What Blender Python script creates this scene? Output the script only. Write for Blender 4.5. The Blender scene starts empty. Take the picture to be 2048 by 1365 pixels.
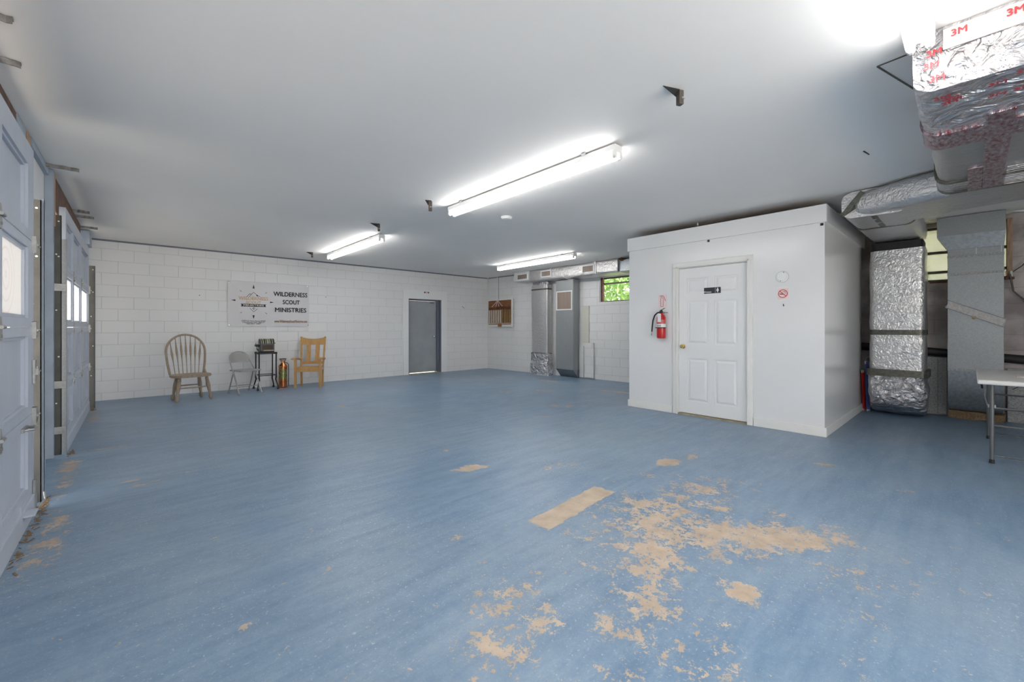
import bpy, bmesh, math, random
from mathutils import Vector, Matrix
random.seed(7)
PI = math.pi
scn = bpy.context.scene
# ------------------------------------------------------------------ camera, world, exposure
FPX = 834.88; TH = math.radians(42.16); HC = 1.235; HY = 655.0
cd = bpy.data.cameras.new('camera'); cam = bpy.data.objects.new('camera', cd)
scn.collection.objects.link(cam); scn.camera = cam
cam.location = (0, 0, HC); cam.rotation_euler = (PI/2, 0, -TH)
cd.sensor_width = 36; cd.lens = FPX/2048*36; cd.shift_y = -(682.5-HY)/2048; cd.clip_start = .05; cd.clip_end = 200
sl = bpy.data.lights.new('sun', 'SUN'); sl.energy = 11; sl.angle = .03; sl.color = (1, .95, .88)
sun = bpy.data.objects.new('sun', sl); scn.collection.objects.link(sun); sun.rotation_euler = (math.radians(28), 0, 0)
w = bpy.data.worlds.new('world'); scn.world = w; w.use_nodes = True
w.node_tree.nodes['Background'].inputs[0].default_value = (1.0, .99, .97, 1)
w.node_tree.nodes['Background'].inputs[1].default_value = 2.6
scn.view_settings.view_transform = 'Standard'; scn.view_settings.look = 'None'
scn.view_settings.gamma = 1; scn.view_settings.use_curve_mapping = False
scn.view_settings.exposure = 0.68
TUBE = 14.0            # radiance of the fluorescent tubes
CEIL = 2.72; YB = 9.84; XW = -.62; YF = -3.0
def EX(y): return 7.93+(YB-y)*.055      # inner face of the right wall

# ------------------------------------------------------------------ materials
def new_mat(name):
    m = bpy.data.materials.new(name); m.use_nodes = True
    return m, m.node_tree, m.node_tree.nodes['Principled BSDF']
def N(nt, t, **kw):
    n = nt.nodes.new(t)
    for k, v in kw.items(): setattr(n, k, v)
    return n
def mat(name, col, rough=.5, metal=0, var=0, vscale=4, bump=0, bscale=40, bdist=.01, detail=4, col2=None, spec=.5, stretch=None, coat=0):
    m, nt, p = new_mat(name)
    p.inputs['Base Color'].default_value = (*col, 1); p.inputs['Roughness'].default_value = rough
    p.inputs['Metallic'].default_value = metal; p.inputs['Specular IOR Level'].default_value = spec
    p.inputs['Coat Weight'].default_value = coat
    L = nt.links
    if var or col2 or bump:
        tc = N(nt, 'ShaderNodeTexCoord'); src = tc.outputs['Object']
        if stretch:
            mp = N(nt, 'ShaderNodeMapping'); mp.inputs['Scale'].default_value = stretch; L.new(src, mp.inputs[0]); src = mp.outputs[0]
    if var or col2:
        n = N(nt, 'ShaderNodeTexNoise'); n.inputs['Scale'].default_value = vscale; n.inputs['Detail'].default_value = detail
        L.new(src, n.inputs['Vector'])
        r = N(nt, 'ShaderNodeValToRGB'); r.color_ramp.elements[0].position = .32; r.color_ramp.elements[1].position = .68
        c2 = col2 or tuple(c*(1-var) for c in col)
        r.color_ramp.elements[0].color = (*c2, 1); r.color_ramp.elements[1].color = (*col, 1)
        L.new(n.outputs[0], r.inputs[0]); L.new(r.outputs[0], p.inputs['Base Color'])
    if bump:
        n = N(nt, 'ShaderNodeTexNoise'); n.inputs['Scale'].default_value = bscale; n.inputs['Detail'].default_value = 4
        L.new(src, n.inputs['Vector'])
        b = N(nt, 'ShaderNodeBump'); b.inputs['Strength'].default_value = bump; b.inputs['Distance'].default_value = bdist
        L.new(n.outputs[0], b.inputs['Height']); L.new(b.outputs[0], p.inputs['Normal'])
    return m
def emit(name, col, s):
    m, nt, p = new_mat(name)
    p.inputs['Base Color'].default_value = (.9, .9, .9, 1)
    p.inputs['Emission Color'].default_value = (*col, 1); p.inputs['Emission Strength'].default_value = s
    return m
def foil(name, base=(.78, .77, .77), rough=.28, cr=.5, scale=9, fine=60, dist=.03, printed=False):
    """crinkled aluminium foil facing; printed adds small red lettering-like marks"""
    m, nt, p = new_mat(name); L = nt.links
    tc = N(nt, 'ShaderNodeTexCoord')
    n1 = N(nt, 'ShaderNodeTexNoise'); n1.inputs['Scale'].default_value = scale; n1.inputs['Detail'].default_value = 6; n1.inputs['Distortion'].default_value = 1.2
    v = N(nt, 'ShaderNodeTexVoronoi', feature='SMOOTH_F1'); v.inputs['Scale'].default_value = fine
    L.new(tc.outputs['Object'], n1.inputs['Vector']); L.new(tc.outputs['Object'], v.inputs['Vector'])
    ml = N(nt, 'ShaderNodeMath', operation='MULTIPLY_ADD'); ml.inputs[1].default_value = .25
    L.new(v.outputs['Distance'], ml.inputs[0]); L.new(n1.outputs[0], ml.inputs[2])
    b = N(nt, 'ShaderNodeBump'); b.inputs['Strength'].default_value = cr; b.inputs['Distance'].default_value = dist
    L.new(ml.outputs[0], b.inputs['Height']); L.new(b.outputs[0], p.inputs['Normal'])
    p.inputs['Metallic'].default_value = .92; p.inputs['Roughness'].default_value = rough
    p.inputs['Base Color'].default_value = (*base, 1)
    return m
def glass(name, tr=(1, 1, 1), gloss=.08, diffuse=0):
    m, nt, p = new_mat(name); L = nt.links; nt.nodes.remove(p)
    t = N(nt, 'ShaderNodeBsdfTransparent'); t.inputs[0].default_value = (*tr, 1)
    g = N(nt, 'ShaderNodeBsdfGlossy'); g.inputs['Roughness'].default_value = .05
    mx = N(nt, 'ShaderNodeMixShader'); mx.inputs[0].default_value = gloss
    L.new(t.outputs[0], mx.inputs[1]); L.new(g.outputs[0], mx.inputs[2]); out = mx
    if diffuse:
        d = N(nt, 'ShaderNodeBsdfTranslucent'); d.inputs[0].default_value = (*tr, 1)
        m2 = N(nt, 'ShaderNodeMixShader'); m2.inputs[0].default_value = diffuse
        L.new(mx.outputs[0], m2.inputs[1]); L.new(d.outputs[0], m2.inputs[2]); out = m2
    L.new(out.outputs[0], nt.nodes['Material Output'].inputs[0]); return m
def block_mat(name, col, joint, axis='X', rough=.55, dirt=None, zoff=.125, bstr=.6):
    m, nt, p = new_mat(name); L = nt.links
    tc = N(nt, 'ShaderNodeTexCoord'); sp = N(nt, 'ShaderNodeSeparateXYZ'); L.new(tc.outputs['Object'], sp.inputs[0])
    cb = N(nt, 'ShaderNodeCombineXYZ')
    L.new(sp.outputs['X' if axis == 'X' else 'Y'], cb.inputs[0])
    ad = N(nt, 'ShaderNodeMath', operation='SUBTRACT'); ad.inputs[1].default_value = zoff - .2032*2
    L.new(sp.outputs['Z'], ad.inputs[0]); L.new(ad.outputs[0], cb.inputs[1])
    br = N(nt, 'ShaderNodeTexBrick'); br.offset = .5; br.squash = 1
    br.inputs['Scale'].default_value = 1; br.inputs['Brick Width'].default_value = .4064; br.inputs['Row Height'].default_value = .2032
    br.inputs['Mortar Size'].default_value = .005; br.inputs['Mortar Smooth'].default_value = .6; br.inputs['Bias'].default_value = 0
    c2 = tuple(c*.985 for c in col)
    br.inputs['Color1'].default_value = (*col, 1); br.inputs['Color2'].default_value = (*c2, 1); br.inputs['Mortar'].default_value = (*joint, 1)
    L.new(cb.outputs[0], br.inputs['Vector'])
    n = N(nt, 'ShaderNodeTexNoise'); n.inputs['Scale'].default_value = 60; n.inputs['Detail'].default_value = 5
    L.new(tc.outputs['Object'], n.inputs['Vector'])
    s = N(nt, 'ShaderNodeMath', operation='MULTIPLY_ADD'); s.inputs[1].default_value = -1.0
    L.new(br.outputs['Fac'], s.inputs[0])
    q = N(nt, 'ShaderNodeMath', operation='MULTIPLY'); q.inputs[1].default_value = .35; L.new(n.outputs[0], q.inputs[0]); L.new(q.outputs[0], s.inputs[2])
    b = N(nt, 'ShaderNodeBump'); b.inputs['Strength'].default_value = bstr; b.inputs['Distance'].default_value = .006
    L.new(s.outputs[0], b.inputs['Height']); L.new(b.outputs[0], p.inputs['Normal'])
    src = br.outputs['Color']
    if dirt:
        n2 = N(nt, 'ShaderNodeTexNoise'); n2.inputs['Scale'].default_value = 2.2; n2.inputs['Detail'].default_value = 8
        L.new(tc.outputs['Object'], n2.inputs['Vector'])
        r = N(nt, 'ShaderNodeValToRGB'); r.color_ramp.elements[0].position = .42; r.color_ramp.elements[1].position = .62
        L.new(n2.outputs[0], r.inputs[0])
        mx = N(nt, 'ShaderNodeMix', data_type='RGBA', blend_type='MIX')
        L.new(r.outputs[0], mx.inputs[0]); mx.inputs[6].default_value = (*dirt, 1); L.new(src, mx.inputs[7]); src = mx.outputs[2]
    L.new(src, p.inputs['Base Color']); p.inputs['Roughness'].default_value = rough
    return m

M = {}
M['white'] = mat('white_paint', (.80, .81, .82), .45, var=.03, vscale=3)
M['white2'] = mat('white_trim', (.80, .80, .78), .4, var=.04, vscale=6)
M['gloss_white'] = mat('white_panelling', (.78, .79, .80), .22, var=.03, vscale=2)
M['ceil'] = mat('ceiling_paint', (.93, .905, .875), .7, var=.04, vscale=.7, bump=.15, bscale=2, bdist=.02)
M['bluegrey'] = mat('bluegrey_paint', (.50, .545, .63), .4, var=.07, vscale=5, bump=.1, bscale=30, bdist=.003)
M['postgrey'] = mat('post_grey_paint', (.36, .42, .50), .5, var=.15, vscale=7, bump=.2, bscale=30, bdist=.004)
M['doorgrey'] = mat('door_grey_paint', (.34, .37, .395), .4, var=.12, vscale=3)
M['framegrey'] = mat('frame_grey_paint', (.15, .165, .21), .4)
M['darkgrey'] = mat('dark_grey_line', (.08, .085, .10), .6)
M['track'] = mat('track_metal', (.10, .098, .092), .5, .5, var=.25, vscale=8)
M['flange'] = mat('weathered_flange', (.33, .32, .31), .55, .3, var=.6, vscale=22)
M['galv'] = mat('galvanised', (.36, .38, .39), .45, .45, var=.14, vscale=75, detail=2)
M['galvd'] = mat('galvanised_dark', (.30, .33, .36), .36, .6, var=.25, vscale=30, detail=2)
M['speckle'] = mat('speckled_board', (.46, .46, .46), .6, .2, var=.45, vscale=70, detail=3)
M['foil'] = foil('foil_smooth', base=(.66, .65, .65), rough=.34, cr=.75, scale=15, fine=55, dist=.022)
M['foil2'] = foil('foil_crumpled', base=(.66, .65, .67), rough=.24, cr=1, scale=9, fine=14, dist=.07)
M['foil3'] = foil('foil_ribbed', base=(.56, .55, .55), rough=.36, cr=.6, scale=9, fine=60, dist=.02)
M['tape'] = mat('dull_tape', (.16, .155, .13), .4, .6, var=.4, vscale=30)
M['red'] = mat('red_enamel', (.55, .01, .012), .3, coat=.5)
M['redink'] = mat('red_ink', (.62, .05, .06), .5)
M['darkred'] = mat('dark_red_ink', (.33, .03, .05), .5)
M['pink'] = mat('pale_pink_label', (.82, .66, .67), .5)
M['black'] = mat('black_metal', (.012, .012, .013), .35)
M['blackrub'] = mat('black_rubber', (.015, .015, .016), .6)
M['ink'] = mat('black_ink', (.02, .017, .015), .6)
M['tan'] = mat('tan_ink', (.66, .46, .30), .6)
M['brownink'] = mat('brown_ink', (.30, .17, .07), .6)
M['banner'] = mat('banner_vinyl', (.66, .655, .675), .45, var=.05, vscale=1.5, bump=.25, bscale=3, bdist=.02)
M['brown'] = mat('brown_wood', (.17, .085, .05), .7, var=.5, vscale=9)
M['rawwood'] = mat('raw_wood', (.50, .33, .22), .7, var=.4, vscale=12, stretch=(4, 4, .6))
M['driftwood'] = mat('worn_tan_wood', (.36, .285, .215), .6, var=.28, vscale=14, stretch=(3, 3, .8))
M['oak'] = mat('golden_oak', (.57, .33, .12), .42, var=.25, vscale=10, stretch=(5, 5, .7))
M['greymetal'] = mat('folding_chair_grey', (.36, .355, .345), .4, .3)
M['iron'] = mat('cast_iron', (.025, .025, .027), .42, .4, bump=.3, bscale=90, bdist=.003)
M['copper'] = mat('copper', (.72, .28, .12), .22, 1, var=.3, vscale=12, col2=(.50, .17, .06))
M['brass'] = mat('brass', (.72, .57, .26), .22, 1)
M['brassplate'] = mat('brass_plate', (.42, .38, .14), .35, .8, var=.5, vscale=40, col2=(.12, .16, .08))
M['chrome'] = mat('chrome', (.7, .7, .7), .15, 1)
M['steel'] = mat('steel', (.42, .42, .41), .4, .7, var=.3, vscale=20)
M['plastic'] = mat('table_plastic', (.74, .73, .71), .45)
M['tableleg'] = mat('leg_grey_paint', (.10, .105, .11), .4)
M['signnavy'] = mat('sign_navy', (.02, .023, .04), .4)
M['blue'] = mat('blue_enamel', (.06, .11, .33), .4)
M['paper'] = mat('crumpled_paper', (.78, .74, .73), .7)
M['cable'] = mat('white_cable', (.62, .60, .55), .5)
M['greyduct_white'] = mat('painted_duct', (.70, .72, .71), .5)
M['cream'] = mat('cream_tube', (.62, .55, .45), .5, var=.15, vscale=30)
M['ochre'] = mat('ochre_tube', (.30, .19, .08), .6, var=.3, vscale=30)
M['louver'] = mat('louver_tan', (.40, .33, .29), .5, var=.2, vscale=40, stretch=(1, 1, .05))
M['winframe'] = mat('bronze_frame', (.09, .075, .06), .4, .3)
M['reddish'] = mat('reddish_jamb', (.16, .06, .04), .6, var=.4, vscale=14)
M['leaf'] = mat('green_leaves', (.56, .78, .30), .6, col2=(.22, .42, .10), vscale=5, detail=6)
M['glass'] = glass('window_glass'); M['frost'] = glass('frosted_glass', (.93, .92, .90), .05, .45)
M['dglass'] = glass('dark_glass', (.25, .22, .18), .25)
M['tube'] = emit('lit_tube', (1, .985, .96), TUBE)
M['debris'] = mat('dry_debris', (.30, .20, .11), .8, var=.5, vscale=60)
M['wallwhite_x'] = block_mat('white_block_back', (.76, .762, .768), (.62, .625, .63), 'X')
M['wallwhite_y'] = block_mat('white_block_right', (.76, .762, .76), (.61, .62, .62), 'Y')
M['wallraw'] = block_mat('bare_block_right', (.62, .57, .555), (.60, .54, .51), 'Y', .8, dirt=(.33, .29, .28), bstr=.8)
M['thresh'] = mat('worn_threshold', (.40, .36, .25), .6, var=.3, vscale=12)

def floor_mat():
    m, nt, p = new_mat('worn_blue_floor_paint'); L = nt.links
    tc = N(nt, 'ShaderNodeTexCoord'); P = tc.outputs['Object']
    def math_(op, a, b=None, clamp=False):
        n = N(nt, 'ShaderNodeMath', operation=op); n.use_clamp = clamp
        for i, x in enumerate((a, b)):
            if x is None: continue
            if isinstance(x, (int, float)): n.inputs[i].default_value = x
            else: L.new(x, n.inputs[i])
        return n.outputs[0]
    def noise(scale, detail=6, rough=.6, dist=0, vec=None):
        n = N(nt, 'ShaderNodeTexNoise'); n.inputs['Scale'].default_value = scale; n.inputs['Detail'].default_value = detail
        n.inputs['Roughness'].default_value = rough; n.inputs['Distortion'].default_value = dist
        L.new(vec or P, n.inputs['Vector']); return n.outputs[0]
    def ramp(x, a, b, ca=(0, 0, 0), cb=(1, 1, 1)):
        r = N(nt, 'ShaderNodeValToRGB'); r.color_ramp.elements[0].position = a; r.color_ramp.elements[1].position = b
        r.color_ramp.elements[0].color = (*ca, 1); r.color_ramp.elements[1].color = (*cb, 1); L.new(x, r.inputs[0]); return r.outputs[0]
    at = N(nt, 'ShaderNodeAttribute', attribute_name='wear'); acc = at.outputs['Fac']
    n1 = noise(5.5, 10, .68, .6)
    n2 = noise(34, 6, .7, .4)
    n3 = noise(14, 8, .75, .8); n4 = noise(90, 4, .6, .3)
    mixn = math_('ADD', math_('ADD', math_('MULTIPLY', n1, .34), math_('MULTIPLY', n3, .30)), math_('ADD', math_('MULTIPLY', n2, .22), math_('MULTIPLY', n4, .14)))
    mixn = math_('ADD', math_('MULTIPLY', mixn, 2.2), -.60)
    val = math_('ADD', mixn, acc)
    peel = ramp(val, .70, .725)
    # the long rectangular patch
    mp = N(nt, 'ShaderNodeMapping', vector_type='TEXTURE'); mp.inputs['Location'].default_value = (2.26, 1.855, 0)
    mp.inputs['Rotation'].default_value = (0, 0, math.radians(5)); mp.inputs['Scale'].default_value = (.40, .088, 1)
    L.new(P, mp.inputs[0]); sp = N(nt, 'ShaderNodeSeparateXYZ'); L.new(mp.outputs[0], sp.inputs[0])
    dx = math_('ABSOLUTE', sp.outputs[0]); dy = math_('ABSOLUTE', sp.outputs[1]); d = math_('MAXIMUM', dx, dy)
    d = math_('ADD', d, math_('MULTIPLY', math_('ADD', math_('SUBTRACT', n1, .5), math_('MULTIPLY', math_('SUBTRACT', n3, .5), .5)), .8))
    rect = ramp(d, .95, 1.0, (1, 1, 1), (0, 0, 0))
    mask = math_('MAXIMUM', peel, rect)
    # tiny flecks
    fl = ramp(noise(60, 6, .7), .60, .63)
    patchy = ramp(noise(1.3, 6), .36, .60)
    flecks = math_('MULTIPLY', fl, patchy)
    # base blue with streaks
    ms = N(nt, 'ShaderNodeMapping'); ms.inputs['Scale'].default_value = (.8, 5, 1); ms.inputs['Rotation'].default_value = (0, 0, math.radians(-12)); L.new(P, ms.inputs[0])
    st = noise(2.2, 8, .65, .3, ms.outputs[0])
    blue = ramp(st, .3, .72, FB1, FB2)
    cl = noise(.55, 5, .6)
    mx0 = N(nt, 'ShaderNodeMix', data_type='RGBA'); L.new(math_('MULTIPLY', ramp(cl, .42, .62), .4), mx0.inputs[0]); L.new(blue, mx0.inputs[6]); mx0.inputs[7].default_value = (*FB3, 1)
    fine = noise(140, 2, .5)
    mxf = N(nt, 'ShaderNodeMix', data_type='RGBA', blend_type='MULTIPLY'); mxf.inputs[0].default_value = .35
    mot = N(nt, 'ShaderNodeMix', data_type='RGBA', blend_type='MULTIPLY'); mot.inputs[0].default_value = .8
    L.new(mx0.outputs[2], mot.inputs[6]); L.new(ramp(math_('ADD', math_('MULTIPLY', noise(24, 8, .75, .5), .55), math_('MULTIPLY', noise(3.2, 6, .6), .45)), .40, .60, (.80, .85, .90), (1.08, 1.05, 1.0)), mot.inputs[7])
    L.new(mot.outputs[2], mxf.inputs[6]); L.new(ramp(fine, .3, .6, (.70, .74, .8), (1, 1, 1)), mxf.inputs[7])
    tan = ramp(noise(9, 6), .3, .7, (.42, .33, .25), (.60, .49, .38))
    mx1 = N(nt, 'ShaderNodeMix', data_type='RGBA'); L.new(math_('MULTIPLY', flecks, .8), mx1.inputs[0]); L.new(mxf.outputs[2], mx1.inputs[6]); mx1.inputs[7].default_value = (.60, .60, .58, 1)
    mx2 = N(nt, 'ShaderNodeMix', data_type='RGBA'); L.new(mask, mx2.inputs[0]); L.new(mx1.outputs[2], mx2.inputs[6]); L.new(tan, mx2.inputs[7])
    L.new(mx2.outputs[2], p.inputs['Base Color'])
    rr = ramp(noise(1.1, 6), .3, .7, (.30, .30, .30), (.46, .46, .46))
    r2 = math_('ADD', rr, math_('MULTIPLY', mask, .25)); L.new(r2, p.inputs['Roughness'])
    b = N(nt, 'ShaderNodeBump'); b.inputs['Strength'].default_value = .35; b.inputs['Distance'].default_value = .004
    h = math_('ADD', math_('MULTIPLY', mask, -.6), math_('ADD', math_('MULTIPLY', n2, .5), n1)); L.new(h, b.inputs['Height']); L.new(b.outputs[0], p.inputs['Normal'])
    return m
FB1 = (.150, .245, .37); FB2 = (.245, .350, .475); FB3 = (.31, .37, .43)
M['floor'] = floor_mat()

WORN = [  # cx, cy, rx, ry, rot, gain : where the paint has worn through
    (2.50, 1.30, .95, .55, -38, .135), (2.80, .80, .62, .30, -45, .125), (2.55, .95, .45, .25, -40, .08), (2.98, .60, .25, .15, -40, .185), (2.62, 1.10, .5, .12, -38, .10),
    (3.15, 1.80, .9, .35, -20, .08), (3.62, 1.88, .17, .10, -5, .36), (3.98, 1.80, .17, .07, 10, .24), (3.35, 1.30, .5, .2, -30, .11),
    (2.20, 2.95, .22, .09, -25, .32), (2.02, 1.13, .34, .22, 10, .15), (2.10, .72, .13, .08, 0, .26), (1.75, 1.05, .42, .27, 20, .11),
    (1.25, 1.42, .34, .24, 35, .13), (1.06, 1.25, .35, .25, 20, .12), (1.39, 2.03, .09, .06, 0, .22), (1.55, .85, .5, .4, 0, .09), (2.9, 2.45, .45, .15, -30, .12),
    (6.85, 4.55, .5, .10, -80, .30), (5.0, 4.3, .5, .18, -45, .17), (4.2, 4.0, .22, .08, -40, .2), (7.1, 6.6, .45, .09, -80, .26), (5.9, 5.6, .5, .12, -60, .17),
    (5.2, 6.0, .6, .14, -70, .14), (2.75, .35, .6, .35, -50, .08), (.33, 2.96, .1, .07, 0, .10), (.72, 2.2, .10, .02, 35, .24), (.55, 1.75, .1, .02, 25, .2),
    (2.3, 3.55, .07, .05, 0, .2), (.1, 4.4, .18, .02, 15, .3), (.35, 4.5, .13, .015, 20, .3), (.0, 4.55, .09, .02, 5, .28), (.2, 5.9, .8, .02, -3, .25), (1.6, 6.9, .9, .03, 4, .2),
    (2.4, 6.6, .06, .3, 0, .18), (-.38, 3.6, .12, .9, 0, .16), (-.42, 5.2, .10, 1.0, 0, .16), (-.42, 8.2, .10, 1.2, 0, .16), (4.6, .9, .12, .05, -50, .24), (4.3, .35, .1, .04, -50, .22),
    (4.7, 1.25, .35, .3, 0, .06), (2.62, 1.50, .45, .25, -20, .13), (2.95, 1.40, .5, .25, -30, .11), (2.2, 1.35, .35, .2, -10, .12), (3.3, 1.45, .5, .25, -30, .10), (2.45, .95, .4, .25, 0, .10), (1.9, .95, 1.6, 1.1, 0, .05), (.9, .9, .8, .5, 0, .05), (.35, 2.0, .05, .03, 0, .25), (.4, 1.75, .06, .02, 30, .25)]
def wear(x, y):
    t = 0
    for cx, cy, rx, ry, ang, g in WORN:
        dx, dy = x-cx, y-cy; c, s_ = math.cos(math.radians(ang)), math.sin(math.radians(ang))
        d = 1-math.hypot((dx*c+dy*s_)/rx, (-dx*s_+dy*c)/ry)
        if d > 0: t = max(t, g*1.42*d**.5)+min(t, g*1.42*d**.5)*.3
    return t

# ------------------------------------------------------------------ mesh helpers
class B:
    def __init__(s): s.bm = bmesh.new()
    def box(s, x0, x1, y0, y1, z0, z1, bev=0, seg=2):
        x0, x1 = sorted((x0, x1)); y0, y1 = sorted((y0, y1)); z0, z1 = sorted((z0, z1))
        vs = [s.bm.verts.new((x, y, z)) for x in (x0, x1) for y in (y0, y1) for z in (z0, z1)]
        f = [(0, 1, 3, 2), (4, 6, 7, 5), (0, 4, 5, 1), (2, 3, 7, 6), (0, 2, 6, 4), (1, 5, 7, 3)]
        fs = [s.bm.faces.new([vs[i] for i in q]) for q in f]
        if bev:
            es = list({e for q in fs for e in q.edges}); bmesh.ops.bevel(s.bm, geom=es, offset=bev, segments=seg, affect='EDGES', profile=.5)
        return s
    def obox(s, c, u, v, n, hu, hv, hn, bev=0):
        """oriented box: centre, unit axes, half sizes"""
        c, u, v, n = map(Vector, (c, u, v, n)); vs = []
        for a in (-1, 1):
            for b in (-1, 1):
                for d in (-1, 1): vs.append(s.bm.verts.new(c+u*hu*a+v*hv*b+n*hn*d))
        f = [(0, 1, 3, 2), (4, 6, 7, 5), (0, 4, 5, 1), (2, 3, 7, 6), (0, 2, 6, 4), (1, 5, 7, 3)]
        fs = [s.bm.faces.new([vs[i] for i in q]) for q in f]
        if bev: bmesh.ops.bevel(s.bm, geom=list({e for q in fs for e in q.edges}), offset=bev, segments=2, affect='EDGES', profile=.5)
        return s
    def bar(s, a, b, wdt, hgt, up=(0, 0, 1), bev=0):
        a, b = Vector(a), Vector(b); d = b-a; l = d.length; d.normalize(); up = Vector(up)
        sd = d.cross(up)
        if sd.length < 1e-4: sd = d.cross(Vector((0, 1, 0)))
        sd.normalize(); u2 = sd.cross(d).normalized()
        return s.obox((a+b)/2, d, sd, u2, l/2, wdt/2, hgt/2, bev)
    def tube(s, pts, r, seg=10, cap=True):
        pts = [Vector(p) for p in pts]; n = len(pts); rs = r if isinstance(r, (list, tuple)) else [r]*n
        rings = []; prev = None
        for i, p in enumerate(pts):
            t = (pts[min(i+1, n-1)]-pts[max(i-1, 0)]).normalized()
            if prev is None:
                a = Vector((0, 0, 1)) if abs(t.z) < .9 else Vector((1, 0, 0)); nrm = t.cross(a).normalized()
            else: nrm = (prev-t*prev.dot(t)).normalized()
            prev = nrm; bn = t.cross(nrm)
            rings.append([s.bm.verts.new(p+(nrm*math.cos(2*PI*k/seg)+bn*math.sin(2*PI*k/seg))*rs[i]) for k in range(seg)])
        for A, C in zip(rings, rings[1:]):
            for k in range(seg): s.bm.faces.new((A[k], A[(k+1) % seg], C[(k+1) % seg], C[k]))
        if cap: s.bm.faces.new(rings[0][::-1]); s.bm.faces.new(rings[-1])
        return s
    def lathe(s, prof, c=(0, 0, 0), seg=24, axis='Z'):
        c = Vector(c); rings = []
        for r, h in prof:
            ring = []
            for k in range(seg):
                a = 2*PI*k/seg; x, y = r*math.cos(a), r*math.sin(a)
                v = {'Z': (x, y, h), 'X': (h, x, y), 'Y': (x, h, y)}[axis]
                ring.append(s.bm.verts.new(c+Vector(v)))
            rings.append(ring)
        for A, C in zip(rings, rings[1:]):
            for k in range(seg): s.bm.faces.new((A[k], A[(k+1) % seg], C[(k+1) % seg], C[k]))
        s.bm.faces.new(rings[0][::-1]); s.bm.faces.new(rings[-1]); return s
    def prism(s, poly, axis, a, b):
        """poly in the two other axes; extruded from a to b along axis"""
        def P(u, v, t): return {'X': (t, u, v), 'Y': (u, t, v), 'Z': (u, v, t)}[axis]
        A = [s.bm.verts.new(P(u, v, a)) for u, v in poly]; C = [s.bm.verts.new(P(u, v, b)) for u, v in poly]
        n = len(poly)
        for i in range(n): s.bm.faces.new((A[i], A[(i+1) % n], C[(i+1) % n], C[i]))
        s.bm.faces.new(A[::-1]); s.bm.faces.new(C); return s
    def loft(s, rings, cap=True):
        R = [[s.bm.verts.new(p) for p in r] for r in rings]; n = len(R[0])
        for A, C in zip(R, R[1:]):
            for k in range(n): s.bm.faces.new((A[k], A[(k+1) % n], C[(k+1) % n], C[k]))
        if cap: s.bm.faces.new(R[0][::-1]); s.bm.faces.new(R[-1])
        return s
    def face(s, pts): s.bm.faces.new([s.bm.verts.new(p) for p in pts]); return s
    def xf(s, mtx): bmesh.ops.transform(s.bm, matrix=mtx, verts=s.bm.verts); return s
def link(o): scn.collection.objects.link(o); return o
def obj(name, b, m, parent=None, local=False, smooth=False, label=None):
    me = bpy.data.meshes.new(name)
    bmesh.ops.recalc_face_normals(b.bm, faces=b.bm.faces)
    if parent is not None and not local: bmesh.ops.translate(b.bm, vec=-W_LOC.get(parent.name, parent.location), verts=b.bm.verts)
    b.bm.to_mesh(me); b.bm.free(); me.materials.append(m)
    if smooth:
        for p in me.polygons: p.use_smooth = True
        me.set_sharp_from_angle(angle=math.radians(38))
    o = link(bpy.data.objects.new(name, me))
    if parent is not None:
        o.parent = parent; W_LOC[o.name] = W_LOC.get(parent.name, parent.location.copy())
    if label: o['label'] = label
    return o
W_LOC = {}
def thing(name, label, cat, loc=(0, 0, 0), rotz=0, group=None):
    o = link(bpy.data.objects.new(name, None)); o.location = loc; o.rotation_euler = (0, 0, rotz); o.empty_display_size = .1
    o['label'] = label; o['category'] = cat; W_LOC[o.name] = Vector(loc)
    if group: o['group'] = group
    return o
def tag(o, label, cat, group=None, kind=None):
    o['label'] = label; o['category'] = cat
    if group: o['group'] = group
    if kind: o['kind'] = kind
    return o
def struct(name, b, m, label=None, parent=None, **k):
    o = obj(name, b, m, parent, **k); o['kind'] = 'structure'
    if label and parent is None: o['label'] = label
    return o
def sempty(name, loc=(0, 0, 0), label=None):
    o = link(bpy.data.objects.new(name, None)); o.location = loc; o['kind'] = 'structure'; W_LOC[o.name] = Vector(loc); o.empty_display_size = .1
    if label: o['label'] = label
    return o
def cells(u0, u1, z0, z1, holes):
    """rectangles that cover u0..u1 x z0..z1 minus the holes"""
    us = sorted({u0, u1, *[h[0] for h in holes], *[h[1] for h in holes]}); out = []
    for a, b in zip(us, us[1:]):
        cut = sorted([(h[2], h[3]) for h in holes if h[0] < b-1e-6 and h[1] > a+1e-6]); z = z0
        for c, d in cut:
            if c > z+1e-6: out.append((a, b, z, c))
            z = max(z, d)
        if z < z1-1e-6: out.append((a, b, z, z1))
    return out
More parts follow.
